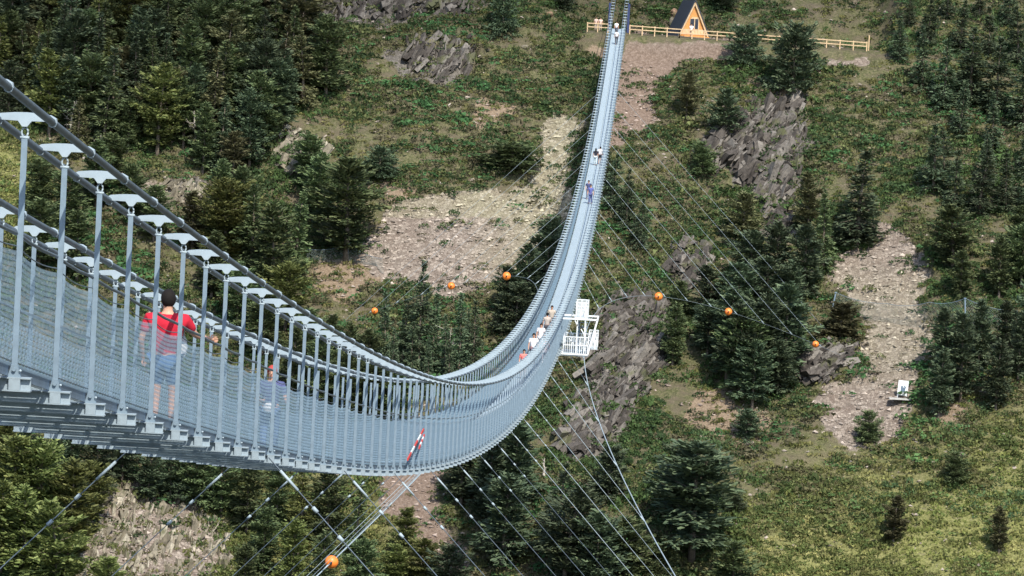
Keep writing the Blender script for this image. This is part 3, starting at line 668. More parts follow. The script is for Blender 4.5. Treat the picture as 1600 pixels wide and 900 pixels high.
def copies(me, name, pts, rest_name=None, kids=(), slope=False):
    for i, p in enumerate(pts[:NI]):
        o = link(name, me, None, br, Vector(np.array(p)-BO))
        if i < 36:
            for kn, km in kids: link(kn, km, None, o)
    if len(pts) > NI:
        v = np.array([x.co[:] for x in me.vertices]); P = np.array(pts[NI:])-BO
        V = (v[None]+P[:, None]).reshape(-1, 3)
        q = [tuple(f.vertices) for f in me.polygons if len(f.vertices) == 4]; tr = [tuple(f.vertices) for f in me.polygons if len(f.vertices) == 3]
        off = (np.arange(len(P))*len(v))[:, None, None]
        qq = (np.array(q)[None]+off).reshape(-1, 4) if q else None; tt = (np.array(tr)[None]+off).reshape(-1, 3) if tr else None
        m2 = mesh_np(name, V, qq, tt); m2.materials.append(me.materials[0]); o = link(rest_name or name, m2, None, br); o['kind'] = 'stuff'
ks = [k for k in range(-1, KN)]
allp = []
for k in ks:
    s = S0+k*DS
    if k >= -1: allp.append((BX0, s))
    if k >= 3: allp.append((BX1, s))
# things left of the frame: hangers outside the view are only needed coarsely
for k in range(-13, -1): allp.append((BX0, S0+k*DS))
for k in range(-13, 3): allp.append((BX1, S0+k*DS))
off_ = [q for q in allp if q[1] < S0-1.5*DS or (q[0] == BX1 and q[1] < S0+2.5*DS)]; on_ = sorted([q for q in allp if q not in off_], key=lambda q: q[1])
order = on_+off_
copies(plate_me, 'spreader_plate', [(x, s, deck(s)+CZ) for x, s in order])
copies(hang_me, 'hanger', [(x, s, deck(s)) for x, s in order if s < SEND], kids=(('shackle', shack_me), ('mesh_clamp', bolt_me)))
bk = [S0+k*DS for k in range(-2, KN)]+[S0+k*DS for k in range(-13, -2)]; bk = [s for s in bk if s < SEND]
copies(beam_me, 'cross_beam', [(BM, s, deck(s)) for s in bk])
# deck panels, two rows with a seam, one bay each
pan = []
for s in bk:
    a_, b_ = s+.03, s+DS-.03; mb = MB()
    for x0, x1 in ((BX1+.12, BM-.012-.12), (BM+.012-.12, BX0-.12)):
        if S0-DS < s < 86:                       # open bar grating where the underside is in view
            for q in np.arange(a_, b_, .036): mb.box(((x0+x1)/2, q, deck(q)-.012), (x1-x0, .006, .022))
            for x in (x0, x1, (x0+x1)/2): mb.beam((x, a_, deck(a_)-.02), (x, b_, deck(b_)-.02), .012, .03)
            continue
        v = [(x, q, deck(q)+z) for q in (a_, b_) for x in (x0, x1) for z in (-.038, 0)]
        mb.add(v, [(0,1,3,2),(4,6,7,5),(0,4,5,1),(2,3,7,6),(0,2,6,4),(1,5,7,3)])
    pan.append(mb)
for mb in pan[:NI]: part(mb, 'deck_panel', M['deck'])
mb = MB()
for q in pan[NI:]: mb.add(np.vstack(q.v), q.q)
part(mb, 'deck_panel', M['deck'])['kind'] = 'stuff'
sd_ = np.concatenate([np.arange(3, 120, .8), np.arange(120, SEND, 2.5)])
for bx, sg in ((BX0, -1), (BX1, 1)):
    mb = MB(); n = len(sd_)                      # toe plate along the deck edge
    v = [(bx+sg*(.05+.012*j), s, deck(s)+z) for s in sd_ for j in (0, 1) for z in (-.035, .085)]
    mb.add(v, [(4*i+a1, 4*i+b1, 4*i+4+b1, 4*i+4+a1) for i in range(n-1) for a1, b1 in ((0, 1), (1, 3), (3, 2), (2, 0))]); part(mb, 'toe_plate', M['kick'])
    mb = MB(); mb.tube([(bx+sg*.035, s, deck(s)+1.21-.02*math.sin(math.pi*((s-S0)/DS % 1))) for s in sd_], .017, 8); part(mb, 'handrail', M['cable'], True)
    def sag(h, d, r, nm, mat):
        mb = MB(); q = np.concatenate([np.arange(S0-8*DS, 150, DS/8), np.arange(150, SEND, DS/2)])
        mb.tube([(bx+sg*.03, s, deck(s)+h-d*math.sin(math.pi*((s-S0)/DS % 1))) for s in q], r, 5); part(mb, nm, M[mat])
    sag(1.10, .045, .006, 'mesh_top_rope', 'cable'); sag(.10, -.0, .005, 'mesh_bottom_rope', 'cable')
    # woven wire: thin straight strands in both diagonals
    A_s = []; B_s = []; rr_ = []
    for lo, hi, pitch, r in ((8, 90, .062, .0017), (90, 130, .075, .0021), (130, 260, .12, .0036), (260, SEND-1.5, .22, .0055)):
        q = np.arange(lo, hi, pitch)
        for sgn in (1, -1):
            A_s.append(np.stack([np.full_like(q, bx+sg*.03), q, deck(q)+.05], 1)); q2 = q+sgn*.62
            B_s.append(np.stack([np.full_like(q, bx+sg*.03), q2, deck(q2)+1.06-.04*np.sin(np.pi*(((q2-S0)/DS) % 1))], 1)); rr_.append(np.full(len(q), r))
    A_s = np.concatenate(A_s); B_s = np.concatenate(B_s); rr_ = np.concatenate(rr_); V = []
    for kx, kn_ in ((1, 0), (-.5, .87), (-.5, -.87)):
        o3 = np.stack([rr_*kx, rr_*kn_, rr_*0], 1); V += [A_s+o3, B_s+o3]
    V = np.stack(V, 1); m_ = len(V); base = (np.arange(m_)*6)[:, None, None]
    qd = (np.array([(0, 2, 3, 1), (2, 4, 5, 3), (4, 0, 1, 5)])[None]+base).reshape(-1, 4)
    mw = mesh_np('wire_mesh', V.reshape(-1, 3)-BO, quads=qd); link('wire_mesh', mw, M['wire'], br)
# side wind cables on both sides with tie cables every 15 m
def woff(s): return 1.8+7.6e-4*(s-288)**2
def wpt(s, sd): 
    o = woff(s); lift = 1.1*float(sstep(270, 340, np.array(s))) if sd < 0 else 0
    return np.array([BM+sd*o, s, deck(s)-o+lift])
for sd in (1, -1):
    q = np.arange(40, 492, 3.0); mb = MB(); mb.tube([wpt(s, sd) for s in q], np.interp(q, [285, 310], [.030, .012]), 7); part(mb, 'wind_cable', M['plate'], True)
    g_ = wpt(490.5, sd); mb = MB(); mb.tube([g_, (g_[0]+sd*4, g_[1]+9, hz(g_[0]+sd*4, g_[1]+9))], .03, 6); part(mb, 'wind_cable_anchor_stay', M['plate'])
    for j in range(-15, 14):
        s = 284+15*j
        if j in (0,): continue
        a_ = np.array([BM+sd*(W2-.02), s, deck(s)-.11]); b_ = wpt(s, sd); L = np.linalg.norm(b_-a_)
        if L < .8: continue
        mb = MB(); mb.tube([a_, b_], .009 if s < 200 else .012, 5); tie = part(mb, 'tie_cable', M['cable'] if s < 150 else M['plate']); mb = MB(); d = (b_-a_)/L; mb.tube([a_+d*.15, b_], .006 if s < 150 else .010, 4)
        for u0, l_ in ((.25, .38), (.95, .10), (1.5, .10)):
            if u0+l_ < L*.8: mb.tube([a_+d*u0, a_+d*(u0+l_)], .024 if l_ > .3 else .032, 6)
        for u0, l_ in ((L-.4, .4),): mb.tube([a_+d*u0, b_], .035, 6)
        mb.v = [v_-BO for v_ in mb.v]; tb_ = link('turnbuckle', mb.mesh('turnbuckle', True), M['plate'], tie)
# end pylons (dark blue) and the near abutment
for bx, sg in ((BX0+.35, 1), (BX1-.35, -1)):
    mb = MB(); z0 = TER_Z-.4; mb.beam((bx, 537, z0), (bx, 537, deck(537)+2.6), .28); mb.box((bx, 537, z0+.2), (.7, .7, .4)); part(mb, 'pylon', plain('dark_blue_paint', (.035, .05, .13), .5))
mb = MB(); mb.box((BM, 568, deck(568)+.5), (4.2, 6, 5)); part(mb, 'anchor_block', plain('grey_concrete', (.30, .29, .27), .9))
mb = MB(); mb.box((BM, -3.2, .2), (3.4, 7.5, 3.4)); part(mb, 'near_abutment', plain('grey_concrete', (.30, .29, .27), .9))

# marker balls on the wind cables
for s, sd, lab in ((369, 1, 'orange marker ball highest on the right wind cable, nearest to the bridge'), (414, 1, 'orange marker ball in the middle of the three on the right wind cable'), (461, 1, 'orange marker ball lowest on the right wind cable, in front of grey rocks'),
                   (369, -1, 'orange marker ball left of the bridge, closest to it, over the scree'), (414, -1, 'orange marker ball over the foot of the left scree'), (461, -1, 'small orange marker ball farthest left, beside slender spruces'),
                   (196, -1, 'orange marker ball at the bottom edge under the deck')):
    p = wpt(s, sd); e = empty('marker_ball', p); mb = MB(); mb.ball((0, 0, 0), .37 if s > 200 else .32, 9); mb.build('ball', M['orange'], e, True)
    mb = MB(); mb.tube([(0, -.52, 0), (0, -.36, 0)], .07, 8); mb.tube([(0, .36, 0), (0, .52, 0)], .07, 8); mb.tube([(.37*1.01*math.cos(a_), 0, .37*1.01*math.sin(a_)) for a_ in np.linspace(0, 6.2832, 25)], .012, 5); mb.build('clamp', M['black'], e)
    tag(e, lab, 'marker ball', 'orange marker balls on the wind cables')

# hanging steel service platform beside the middle of the bridge
def platform():
    s0, s1 = 238.0, 270.0; st = M['white']
    x0 = BX0+.25; zb = deck(250)-2.55
    e = empty('service_platform', (x0, 250, zb))
    def B(mb, nm, mat=st): return mb.build(nm, mat, e, org=(x0, 250, zb))
    P = lambda px_, py_, Y=250: at(px_, py_, Y)
    zl = P(895, 553)[2]; zu = P(900, 495)[2]; zt = P(900, 473)[2]; X = lambda px_: P(px_, 520)[0]
    xa, xb, xc = X(874), X(920), X(933); y0, y1 = 249.0, 252.2
    mb = MB(); mb.box(((xa+xb)/2, (y0+y1)/2, zl), (xb-xa, y1-y0, .10)); mb.box(((xb+xc)/2+.04, (y0+y1)/2+.4, zl+.35), (xc-xb, 1.6, .08)); B(mb, 'lower_floor', M['plate'])
    mb = MB(); mb.box(((X(897)+X(917))/2, (y0+y1)/2, zu+.02), (X(917)-X(897), y1-y0, .08)); B(mb, 'upper_floor', M['plate'])
    mb = MB()
    for y in (y0, y1):
        mb.beam((xa+.2, y, zl+.06), (xb, y, zl+.06), .09); mb.beam((X(897), y, zu-.06), (xc, y, zu-.06), .10)
        mb.beam((xc, y, zu-.06), (xb, y, zl+.06), .10); mb.beam((X(902), y, zu), (X(902), y, zl), .06); mb.beam((X(914), y, zu-.1), (X(914), y, zl), .06)
        mb.beam((X(898), y, zu-.15), (X(903), y, zu-.5), .06); mb.beam((X(908), y, zu-.65), (X(913), y, zu-.95), .06); mb.beam((X(890), y, zl+1.0), (X(897), y, zl+.7), .05)
        mb.beam((x0-.2, y, zu-.06), (X(897), y, zu-.06), .10)
    for x, z in ((xc, zu-.06), (xb, zl+.06), (xa+.2, zl+.06), (X(897), zu-.06)): mb.beam((x, y0, z), (x, y1, z), .09)
    B(mb, 'frame')
    def rail(x_0, x_1, z, h, n, ys_=(y0, y1)):
        mb = MB()
        for y in ys_:
            for hh in (h, h*.55): mb.beam((x_0, y, z+hh), (x_1, y, z+hh), .045)
            for i in range(n+1): x = x_0+(x_1-x_0)*i/n; mb.beam((x, y, z), (x, y, z+h), .03 if i % 4 else .05)
        for x in (x_0, x_1): mb.beam((x, ys_[0], z+h), (x, ys_[-1], z+h), .045)
        B(mb, 'railing')
    rail(X(899), X(917), zu, .92, 10); rail(xa+.3, xb, zl, 1.1, 12); rail(xb+.02, xc+.05, zl+.35, 1.0, 6, (y0+.6, y1))
    mb = MB()                                      # stair between the two levels
    for i in range(8): 
        u = i/8; mb.box((X(909), y1-.3-1.7*u, zu-.15-(zu-zl)*u), (.62, .22, .04))
    mb.beam((X(904.5), y1-.2, zu), (X(904.5), y0+.6, zl), .05, .12); mb.beam((X(913), y1-.2, zu), (X(913), y0+.6, zl), .05, .12); B(mb, 'stair', M['steel'])
    tag(e, 'white steel service platform with railings and stair hanging right of the bridge middle', 'platform')
platform()

# red and white barrier pole leaning on the wire mesh
a_ = at(639, 716, 0+101); s_ = 104.0
q0 = np.array([BX0-.16, s_-.9, deck(s_)+.02]); q1 = np.array([BX0-.16, s_+3.2, deck(s_)+.02])
def onplane(px_, py_, x=BX0+.07):
    r = ray(px_, py_); k = x/r[0]; return r*k
p0 = onplane(637, 718); p1 = onplane(662, 671); e = empty('barrier_pole', p0)
for nm, sh in (('pole', 0), ('short_pole', 1)):
    a1, b1 = (p0, p1) if not sh else (onplane(655, 700), onplane(663, 680)); n = 5
    for i in range(n):
        u, v_ = i/n, (i+1)/n; mb = MB(); mb.beam(a1+(b1-a1)*u, a1+(b1-a1)*v_, .055, .03, (1, 0, 0)); mb.build('red_band' if i % 2 == 0 else 'white_band', M['orange'] if 0 else plain('red_paint', (.55, .05, .04), .5) if i % 2 == 0 else M['white'], e, org=tuple(p0))
tag(e, 'red and white striped barrier tape leaning inside the wire mesh near the sag', 'barrier tape')

# ------------------------------------------------------------------ A-frame cabin, wooden fence
def cabin():
    c = at(1083, 52, 541); z = hz(c[0], 541)+.05
    e = empty('a_frame_cabin', (c[0], 541.4, z), R(16))
    hw, hh, dp = 2.05, 4.55, 5.2; wd = M['wood']; dark = plain('dark_slate_roof', (.035, .042, .055), .7); orange = plain('varnished_orange_timber', (.56, .27, .085), .55, 0, .2, 4)
    mb = MB(); mb.box((0, dp/2, .12), (2*hw+.1, dp, .24)); mb.build('base', orange, e)
    mb = MB()
    mb.add([(-hw+.1, 0, .25), (hw-.1, 0, .25), (0, 0, hh-.15), (-hw+.1, .12, .25), (hw-.1, .12, .25), (0, .12, hh-.15)], [(0,3,4,1),(1,4,5,2),(2,5,3,0)], [(0,1,2),(5,4,3)])
    mb.add([(-hw+.1, dp, .25), (hw-.1, dp, .25), (0, dp, hh-.15), (-hw+.1, dp-.12, .25), (hw-.1, dp-.12, .25), (0, dp-.12, hh-.15)], [(0,1,4,3),(1,2,5,4),(2,0,3,5)], [(0,2,1),(3,4,5)])
    g = mb.build('gable_wall', orange, e)
    for sg in (-1, 1):
        d = np.array([-sg*hw, 0, hh]); d /= np.linalg.norm(d); nn = np.array([sg*hh, 0, hw]); nn /= np.linalg.norm(nn)
        c0 = np.array([sg*hw/2, dp/2-.15, hh/2+.12])+nn*.07
        mb = MB(); mb.box(c0, (5.15, dp+.5, .12), (d, (0, 1, 0), nn)); mb.build('roof_panel', dark, e)
        mb = MB(); mb.box(c0-nn*.16+np.array([0, -dp/2-.12, 0]), (4.95, .10, .22), (d, (0, 1, 0), nn)); mb.build('barge_board', wd, e)
    mb = MB(); pr = [(-.62, 1.0), (.62, 1.0), (.62, 2.35), (.42, 2.6), (-.3, 2.6), (-.62, 2.3)]
    v = [(x+.1, y, z_) for y in (-.07, .02) for x, z_ in pr]; n = 6; mb.add(v, [(i, (i+1) % n, n+(i+1) % n, n+i) for i in range(n)], [(0, i, i+1) for i in range(1, 5)]+[(n, n+i+1, n+i) for i in range(1, 5)])
    f_ = mb.build('window', wd, e)
    gl = NT('dark_window_glass', .08, 0, .6); gl.b.inputs['Base Color'].default_value = (.03, .04, .06, 1)
    for xo, wd_ in ((-.32, .52), (.28, .42)): mb = MB(); mb.box((xo+.1, -.09, 1.72), (wd_, .03, 1.3)); mb.build('pane', gl.m, f_)
    mb = MB()
    for i in range(9): mb.box((-hw+.45+i*.40, -.03, .25+.45*0+.42), (.36, .05, .7))
    mb.build('lower_boards', wd, e)
    mb = MB(); mb.box((0, -.9, .06), (3.4, 1.7, .14)); mb.build('porch_deck', orange, e)
    tag(e, 'small wooden A frame cabin with dark roof behind the fence, upper right of the bridge', 'cabin')
cabin()
def fence(pts, label):
    p0 = ground(*pts[0]); e = None; P = []
    for px_, py_ in pts:
        q = at(px_, py_, 532.9); P.append(np.array([q[0], 532.9, hz(q[0], 533.2)-.05]))
    e = empty('wooden_fence', P[0])
    for a1, b1 in zip(P, P[1:]):
        L = np.linalg.norm(b1-a1); n = max(1, round(L/1.62))
        for hh in (1.08, .62):
            mb = MB(); mb.beam(a1+np.array([0, -.07, hh]), b1+np.array([0, -.07, hh+random.uniform(-.03, .03)]), .045, .12); mb.build('rail', M['wood'], e, org=tuple(P[0]))
        for i in range(n+1):
            q = a1+(b1-a1)*i/n; mb = MB(); mb.beam(q-np.array([0, 0, .3]), q+np.array([random.uniform(-.03, .03), 0, 1.2]), .13); mb.build('post', M['wood'], e, org=tuple(P[0]))
    return tag(e, label, 'fence')
fence([(918, 44), (950, 44)], 'short pale timber rail fence left of the far bridge end')
fence([(984, 47), (1062, 52), (1140, 59), (1200, 66), (1270, 73), (1354, 80)], 'long pale timber rail fence running right from the far bridge end past the cabin')
p = ground(1356, 82); mb = MB(); mb.beam((0, 0, -.2), (0, 0, 1.9), .13); mb.box((0, 0, 1.92), (.17, .17, .05)); o = mb.build('timber_post', M['wood']); o.location = at(1357, 80, 533.4)*np.array([1, 1, 0])+np.array([0, 0, hz(at(1357, 80, 533.4)[0], 533.4)]); tag(o, 'lone taller timber post just beyond the right end of the long fence', 'post')

# boulders beside the cabin and on the slope
def boulder(px_, py_, wpx, hpx, label, mat, seed):
    p = ground(px_, py_); g = np.random.default_rng(seed); w_ = wpx/F*p.y; h_ = hpx/F*p.y
    mb = MB(); mb.ball((0, 0, 0), 1, 6); v = mb.v[0]; v = v*(1+.22*np.sin(v[:, :1]*3+seed)+.16*np.sin(v[:, 1:2]*5+2*seed)+g.normal(0, .05, (len(v), 1))); mb.v = [v*np.array([w_/2, w_/2, h_/2])]
    o = mb.build('boulder', mat); o.location = (p.x, p.y, p.z+h_*.3); tag(o, label, 'boulder')
tan = rockmat('tan_boulder', (.25, .16, .10), (.42, .27, .18), (.5, .40, .28))
boulder(1052, 28, 14, 14, 'orange tan boulder just left of the cabin', tan, 1)
boulder(1050, 44, 11, 16, 'pale grey boulder under the orange tan one, left of the cabin', M['rock_pale'], 2)
boulder(1503, 713, 16, 8, 'small white rock on the yellow meadow near the right edge', M['rock_pale'], 3)
boulder(1578, 545, 10, 8, 'reddish stone between conical pines at the right edge', tan, 4)
boulder(820, 76, 10, 8, 'pale boulder among shrubs near the top, left of the bridge', M['rock_pale'], 5)
boulder(858, 26, 11, 8, 'yellowish boulder at the top edge left of the short fence', tan, 6)
boulder(1430, 706, 12, 6, 'pale flat stone below the right hand scree', M['rock_pale'], 8)

# ------------------------------------------------------------------ rockfall nets
def net(posts, ends, label, sagm=.35, hgt=None):
    Q = []
    for (bx_, by_, tx_, ty_) in posts:
        b = np.array(ground(bx_, by_)); t_ = at(tx_, ty_, b[1]-.3); Q.append((b, t_))
    e = empty('rockfall_net', Q[0][0]); og = tuple(Q[0][0])
    for b, t_ in Q:
        mb = MB(); mb.beam(b-np.array([0, 0, .3]), t_, .16, .16, (0, 1, 0)); mb.box(t_, (.3, .3, .1)); mb.build('post', M['steel'], e, org=og)
    S_ = []
    for kind_, a1 in ends:
        if kind_ == 'p': S_.append(Q[a1])
        else:
            b = np.array(ground(a1[0], a1[1])); S_.append((b, at(a1[2], a1[3], b[1]-.2)))
    mb = MB(); top = MB()
    for (b0, t0), (b1, t1) in zip(S_, S_[1:]):
        L = np.linalg.norm(b1-b0); n = max(4, int(L/.30)); H_ = 9; G = []
        for i in range(n+1):
            u = i/n; tt = t0+(t1-t0)*u-np.array([0, 0, sagm*4*u*(1-u)]); bb = b0+(b1-b0)*u; bb[2] = hz(bb[0], bb[1])+.05
            G.append([bb+(tt-bb)*j/H_ for j in range(H_+1)])
        for i in range(n):
            for j in range(H_):
                for a1, b1_ in ((G[i][j], G[i+1][j+1]), (G[i+1][j], G[i][j+1])):
                    mb.tube([a1, b1_], .0075, 3, False)
        top.tube([G[i][H_] for i in range(n+1)], .022, 5)
    mb.build('netting', M['net'], e, org=og); top.build('top_rope', M['steel'], e, org=og)
    return tag(e, label, 'rockfall net')
net([(541, 411, 545, 381)], [('e', (478, 412, 480, 389)), ('p', 0), ('e', (600, 432, 598, 404))], 'left rockfall net on one steel post beside the spreading pine')
net([(1299, 489, 1306, 457), (1509, 515, 1508, 466)], [('p', 0), ('e', (1390, 505, 1385, 474)), ('e', (1450, 512, 1452, 472)), ('p', 1), ('e', (1592, 520, 1590, 486))], 'right hand rockfall net crossing the scree between two steel posts')
# stay cable of the leaning post
# white info board on the scree
p = ground(1409, 621); e = empty('information_board', p)
mb = MB(); mb.box((0, 0, 1.05), (1.15, .10, 1.7)); mb.box((-.5, 0, .1), (.08, .08, .5)); mb.box((.5, 0, .1), (.08, .08, .5)); mb.build('board', M['white'], e)
mb = MB(); mb.box((.02, -.06, .85), (.5, .02, .55)); mb.box((-.12, -.062, 1.15), (.22, .02, .25), ); mb.box((.22, -.063, 1.2), (.12, .02, .3), ((.8, 0, .6), (0, 1, 0), (-.6, 0, .8))); mb.build('dark_emblem', M['kick'], e)
e.rotation_euler = (0, R(4), 0); tag(e, 'white board with a dark emblem standing low on the right hand scree', 'board')
mb = MB(); mb.box((.35, -.9, -.12), (2.4, 1.4, .12)); o = mb.build('concrete_footing', plain('pale_concrete', (.45, .44, .41), .9)); o.location = (p.x-.6, p.y, p.z); tag(o, 'pale concrete slab at the foot of the white board', 'slab')

# ------------------------------------------------------------------ people
def skin_obj(name, verts, edges, rad, mat, parent, root=0, sub=1):
    me = bpy.data.meshes.new(name); me.from_pydata([tuple(v) for v in verts], edges, []); o = bpy.data.objects.new(name, me); C.objects.link(o)
    m = o.modifiers.new('s', 'SKIN'); m.use_smooth_shade = True
    for i, r in enumerate(rad):
        sv = me.skin_vertices[0].data[i]; sv.radius = r if isinstance(r, tuple) else (r, r); sv.use_root = (i in root) if isinstance(root, (list, tuple)) else (i == root)
    m2 = o.modifiers.new('d', 'SUBSURF'); m2.levels = sub; m2.render_levels = sub
    dg = bpy.context.evaluated_depsgraph_get(); dg.update()
    nm = bpy.data.meshes.new_from_object(o.evaluated_get(dg)); nm.name = name
    bpy.data.objects.remove(o); bpy.data.meshes.remove(me); nm.materials.clear(); nm.materials.append(mat)
    ob = bpy.data.objects.new(name, nm); C.objects.link(ob); ob.parent = parent
    return ob
cloth_cache = {}
def cloth(c):
    if c not in cloth_cache: cloth_cache[c] = plain('cloth', c, .85, 0, .12, 9)
    return cloth_cache[c]
def person(loc, rz, h, shirt, pants, label, hair=(.007, .005, .004), long_hair=False, armL=None, armR=None, stride=.12, shorts=False, build=1.0, lean=0, sleeves=True, fingers=True):
    """local axes: +y is the way the figure faces, +x its right hand side"""
    e = empty('person', loc, rz); k = h/1.72; e.scale = (k, k, k)
    sh = .195*build; y = lean
    aR = armR or [(sh+.06, .02+y, 1.13), (sh+.07, .10+y, .88)]; aL = armL or [(-sh-.06, .02+y, 1.13), (-sh-.07, .10+y, .88)]
    V = [(0, 0, .95), (0, .01+y*.4, 1.10), (0, .0+y*.8, 1.27), (0, y, 1.385), (0, y+.01, 1.49), (0, y+.02, 1.58), (0, y+.025, 1.66), (0, y+.0, 1.70)]
    Rr = [(.165*build, .115), (.145*build, .105), (.175*build, .115), (.115*build, .08), (.052, .052), (.072, .085), (.074, .092), (.045, .06)]
    E = [(0,1),(1,2),(2,3),(3,4),(4,5),(5,6),(6,7)]
    for sg, arm in ((1, aR), (-1, aL)):
        n = len(V); el, wr = np.array(arm[0]), np.array(arm[1]); s_ = np.array([sg*sh, y, 1.385])
        dr = (wr-el)/np.linalg.norm(wr-el); pl = wr+dr*.07
        V += [tuple(s_), tuple(el), tuple(wr), tuple(pl)]; Rr += [.058, .042, .027, (.036, .022)]; E += [(3, n), (n, n+1), (n+1, n+2), (n+2, n+3)]
    leg = {}
    for sg in (1, -1):
        n = len(V); st = stride*sg
        V += [(sg*.095, 0, .90), (sg*.10, st*.55+.02, .50), (sg*.10, st-.02, .095), (sg*.11, st+.0, .045), (sg*.12, st+.15, .035)]
        Rr += [(.092*build, .10), .060, .040, (.042, .04), (.042, .028)]; E += [(0, n), (n, n+1), (n+1, n+2), (n+2, n+3), (n+3, n+4)]; leg[sg] = n
    roots = [0]
    if fingers:
        for sg, base in ((1, 8), (-1, 12)):
            wr = np.array(V[base+2]); pl = np.array(V[base+3]); d = (pl-wr)/np.linalg.norm(pl-wr); sd_v = np.cross(d, (1.0*sg, 0, .2)); sd_v /= np.linalg.norm(sd_v)+1e-6; cu = np.cross(d, sd_v)*sg*-1
            for fi, (o_, L_) in enumerate(((-.030, .060), (-.010, .075), (.011, .070), (.030, .055))):
                a1 = pl+sd_v*o_-d*.015; b1 = a1+d*L_*.6+cu*.008; c1 = b1+d*L_*.4+cu*.025; n = len(V)
                V += [tuple(a1), tuple(b1), tuple(c1)]; Rr += [.009, .0085, .007]; E += [(n, n+1), (n+1, n+2)]; roots.append(n)
            a1 = wr+d*.02-sd_v*.02; b1 = a1-sd_v*.035+d*.03; c1 = b1+d*.035+cu*.01; n = len(V)
            V += [tuple(a1), tuple(b1), tuple(c1)]; Rr += [.011, .010, .008]; E += [(n, n+1), (n+1, n+2)]; roots.append(n)
    body = skin_obj('body', V, E, Rr, M['skin'], e, roots)
    # face details: nose, eyes, mouth, ears as small forms on the head
    mb = MB(); fy = y+.025
    mb.tube([(0, fy+.085, 1.645), (0, fy+.112, 1.605), (0, fy+.09, 1.598)], [.009, .013, .010], 6)
    for sg in (-1, 1): mb.ball((sg*.076, fy-.005, 1.62), .026, 5, (.4, .7, 1.1))
    mb.build('nose_and_ears', M['skin'], e, True)
    mb = MB()
    for sg in (-1, 1): mb.ball((sg*.030, fy+.083, 1.640), .010, 5, (1.3, .6, .7))
    mb.build('eyes', M['hair'], e, True)
    mb = MB(); mb.ball((0, fy+.090, 1.568), .022, 5, (1, .35, .3)); mb.build('lips', cloth((.40, .12, .10)), e, True)
    hm = cloth(tuple(hair)); mb = MB(); mb.ball((0, 0, 0), 1, 8); v = mb.v[0]
    v = v*np.array([.095, .108, .118]); v = v*(1+.05*np.sin(v[:, :1]*90)*np.sin(v[:, 2:3]*80)); v[:, 2] = np.where((v[:, 1] > .045) & (v[:, 2] < .035), .035, v[:, 2]); v[:, 1] = np.where((v[:, 2] < .03) & (v[:, 1] > 0), v[:, 1]*.2, v[:, 1])
    mb.v = [v+np.array([0, fy-.012, 1.652])]; mb.build('hair', hm, e, True)
    if long_hair: mb = MB(); mb.tube([(0, fy-.06, 1.68), (0, fy-.10, 1.55), (0, fy-.11, 1.38), (0, fy-.10, 1.28)], [.07, .085, .075, .03], 8); mb.build('long_hair', hm, e, True)
    # shirt
    g = .016; sV = [(0, 0, .90), (0, .01+y*.4, 1.08), (0, y*.8, 1.26), (0, y, 1.40), (0, y-.002, 1.49)]; sR = [(.185*build, .135), (.165*build, .125), (.195*build, .135), (.17*build, .128), (.10, .105)]; sE = [(0,1),(1,2),(2,3),(3,4)]
    for sg, arm in ((1, aR), (-1, aL)):
        n = len(sV); s_ = np.array([sg*sh, y, 1.40]); el = np.array(arm[0]); m_ = s_+(el-s_)*(.72 if sleeves else .25); sV += [tuple(s_), tuple(m_)]; sR += [.084, .070]; sE += [(3, n), (n, n+1)]
    skin_obj('shirt', sV, sE, sR, cloth(tuple(shirt)), e)
    pV = [(0, 0, .96)]; pR = [(.180*build, .130)]; pE = []
    for sg in (1, -1):
        n = len(pV); L0 = V[leg[sg]]; K = V[leg[sg]+1]; A1 = V[leg[sg]+2]
        if shorts:
            m_ = tuple(np.array(L0)+(np.array(K)-np.array(L0))*.85); pV += [L0, m_]; pR += [(.108*build, .115), (.088, .092)]; pE += [(0, n), (n, n+1)]
        else: pV += [L0, K, A1]; pR += [(.108*build, .115), .075, .058]; pE += [(0, n), (n, n+1), (n+1, n+2)]
    skin_obj('shorts' if shorts else 'trousers', pV, pE, pR, cloth(tuple(pants)), e)
    for sg in (1, -1):
        f0 = V[leg[sg]+3]; mb = MB(); mb.ball((f0[0], f0[1]+.07, .040), 1, 6, (.052, .135, .045)); mb.build('shoe', cloth((.10, .09, .10)), e, True)
    return tag(e, label, 'person')
def onb(s, u, h=0): return (BX1+(BX0-BX1)*u, s, deck(s)+h)
red = person(onb(51.9, .67), R(-2), 1.77, (.50, .015, .035), (.055, .12, .25), 'man in red shirt and denim shorts seen from behind, one hand on the rail', stride=.03, shorts=True, build=1.14,
       armR=[(.33, .20, 1.20), (.47, .47, 1.15)], armL=[(-.31, -.02, 1.14), (-.30, .12, .90)])
q = onb(51.9, .67); mb = MB(); mb.ball((0, 0, 0), 1, 8, (.25, .09, .26)); mb.tube([(-.20, -.02, .15), (-.17, -.08, .34), (-.12, -.14, .42)], .012, 6); mb.tube([(.20, -.02, .15), (.17, -.08, .34), (.12, -.14, .42)], .012, 6)
o = mb.build('drawstring_bag', cloth((.62, .64, .66)), None, True); o.location = (q[0], q[1]+.20, q[2]+1.08); tag(o, 'white bag worn on the chest of the man in red', 'bag')
person(onb(71.5, .42), R(180), 1.60, (.07, .08, .18), (.10, .16, .30), 'shorter person in dark top walking behind the wire mesh, holding something white', hair=(.35, .05, .04), stride=.16, armR=[(.26, .10, 1.10), (.12, .32, 1.12)], armL=[(-.30, .12, 1.12), (-.36, .34, 1.05)])
mb = MB(); mb.ball((0, 0, 0), 1, 6, (.11, .07, .10)); o = mb.build('white_bag', cloth((.6, .6, .62)), None, True); q = onb(71.5, .42); o.location = (q[0], q[1]-.30, q[2]+.92); tag(o, 'white bag held by the shorter person behind the wire mesh', 'bag')
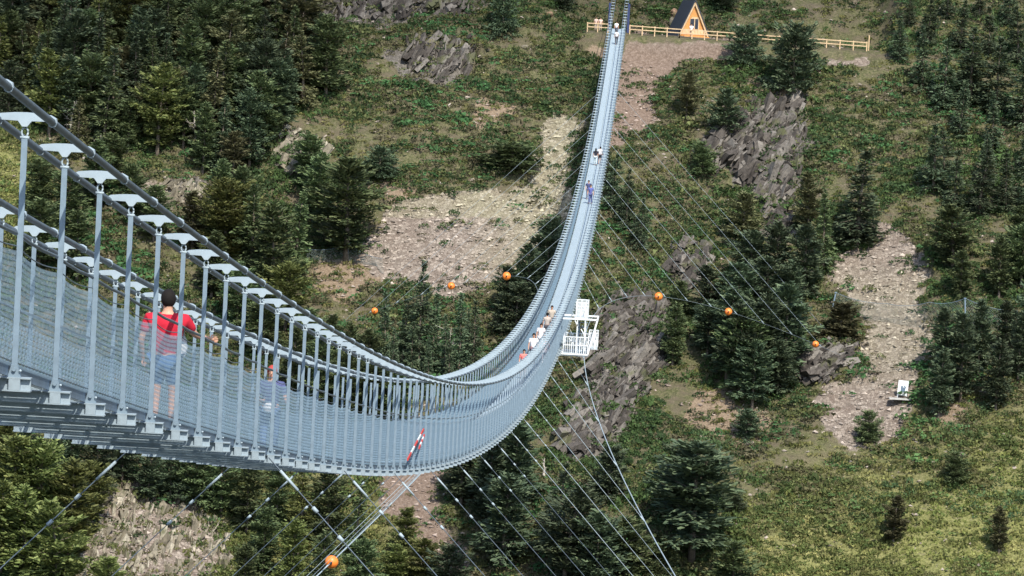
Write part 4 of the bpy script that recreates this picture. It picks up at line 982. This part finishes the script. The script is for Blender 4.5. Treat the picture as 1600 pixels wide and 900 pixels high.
small = [
 (262, .50, 180, 1.70, (.40, .34, .28), (.06, .06, .07), 'person in tan top highest in the group on the sagging middle', 0),
 (255, .45, 0, 1.66, (.42, .36, .32), (.05, .05, .06), 'person with dark trousers just in front of the tan topped one on the sagging middle', 0),
 (244, .42, 180, 1.62, (.72, .66, .66), (.5, .5, .52), 'pale dressed person on the sagging middle, alone between two pairs', 0),
 (231, .40, 180, 1.72, (.80, .76, .76), (.12, .08, .10), 'person in white top with dark bottom, in the lower pair on the sagging middle', 0),
 (230, .78, 180, 1.60, (.75, .55, .55), (.6, .55, .58), 'pink dressed person close to the right rail in the lower pair on the sagging middle', 1),
 (217, .36, 180, 1.50, (.70, .18, .16), (.55, .5, .5), 'small person in red top lowest on the sagging middle', 0),
 (414, .42, 0, 1.66, (.03, .03, .045), (.45, .52, .55), 'person with long dark hair in dark top walking beside the one in white', 1),
 (415, .66, 0, 1.74, (.85, .80, .80), (.03, .03, .04), 'person in white top and black shorts halfway up the far slope of the bridge', 0),
 (384, .40, 180, 1.72, (.06, .07, .16), (.05, .06, .12), 'person in dark navy clothes behind the one in blue', 0),
 (380, .56, 180, 1.74, (.10, .12, .32), (.08, .10, .24), 'person in blue clothes in front of the one in navy', 0),
 (519, .52, 0, 1.74, (.66, .68, .68), (.05, .05, .06), 'person in pale shirt and dark trousers near the far end of the bridge', 0),
 (527, .42, 180, 1.70, (.78, .78, .78), (.10, .10, .12), 'person in white top just at the far end of the bridge', 0)]
for s, u, a_, h_, sc_, pc_, lab, lh in small:
    person(onb(s, u), R(a_), h_, sc_, pc_, lab, long_hair=bool(lh), stride=random.choice([-.16, .16]), shorts=(s == 415))
for px_, sc_, lab in ((931, (.62, .45, .38), 'person in pinkish top behind the short fence, left one of two'), (938, (.66, .50, .42), 'person in pinkish top behind the short fence, right one of two')):
    q = at(px_, 44, 534.5); person((q[0], 534.5, hz(q[0], 534.5)), R(180), 1.72, sc_, (.45, .36, .30), lab)
q = at(1080, 52, 536.5); person((q[0], 536.5, hz(q[0], 536.5)), R(180), 1.66, (.85, .85, .86), (.25, .16, .12), 'person in white standing in front of the cabin window')
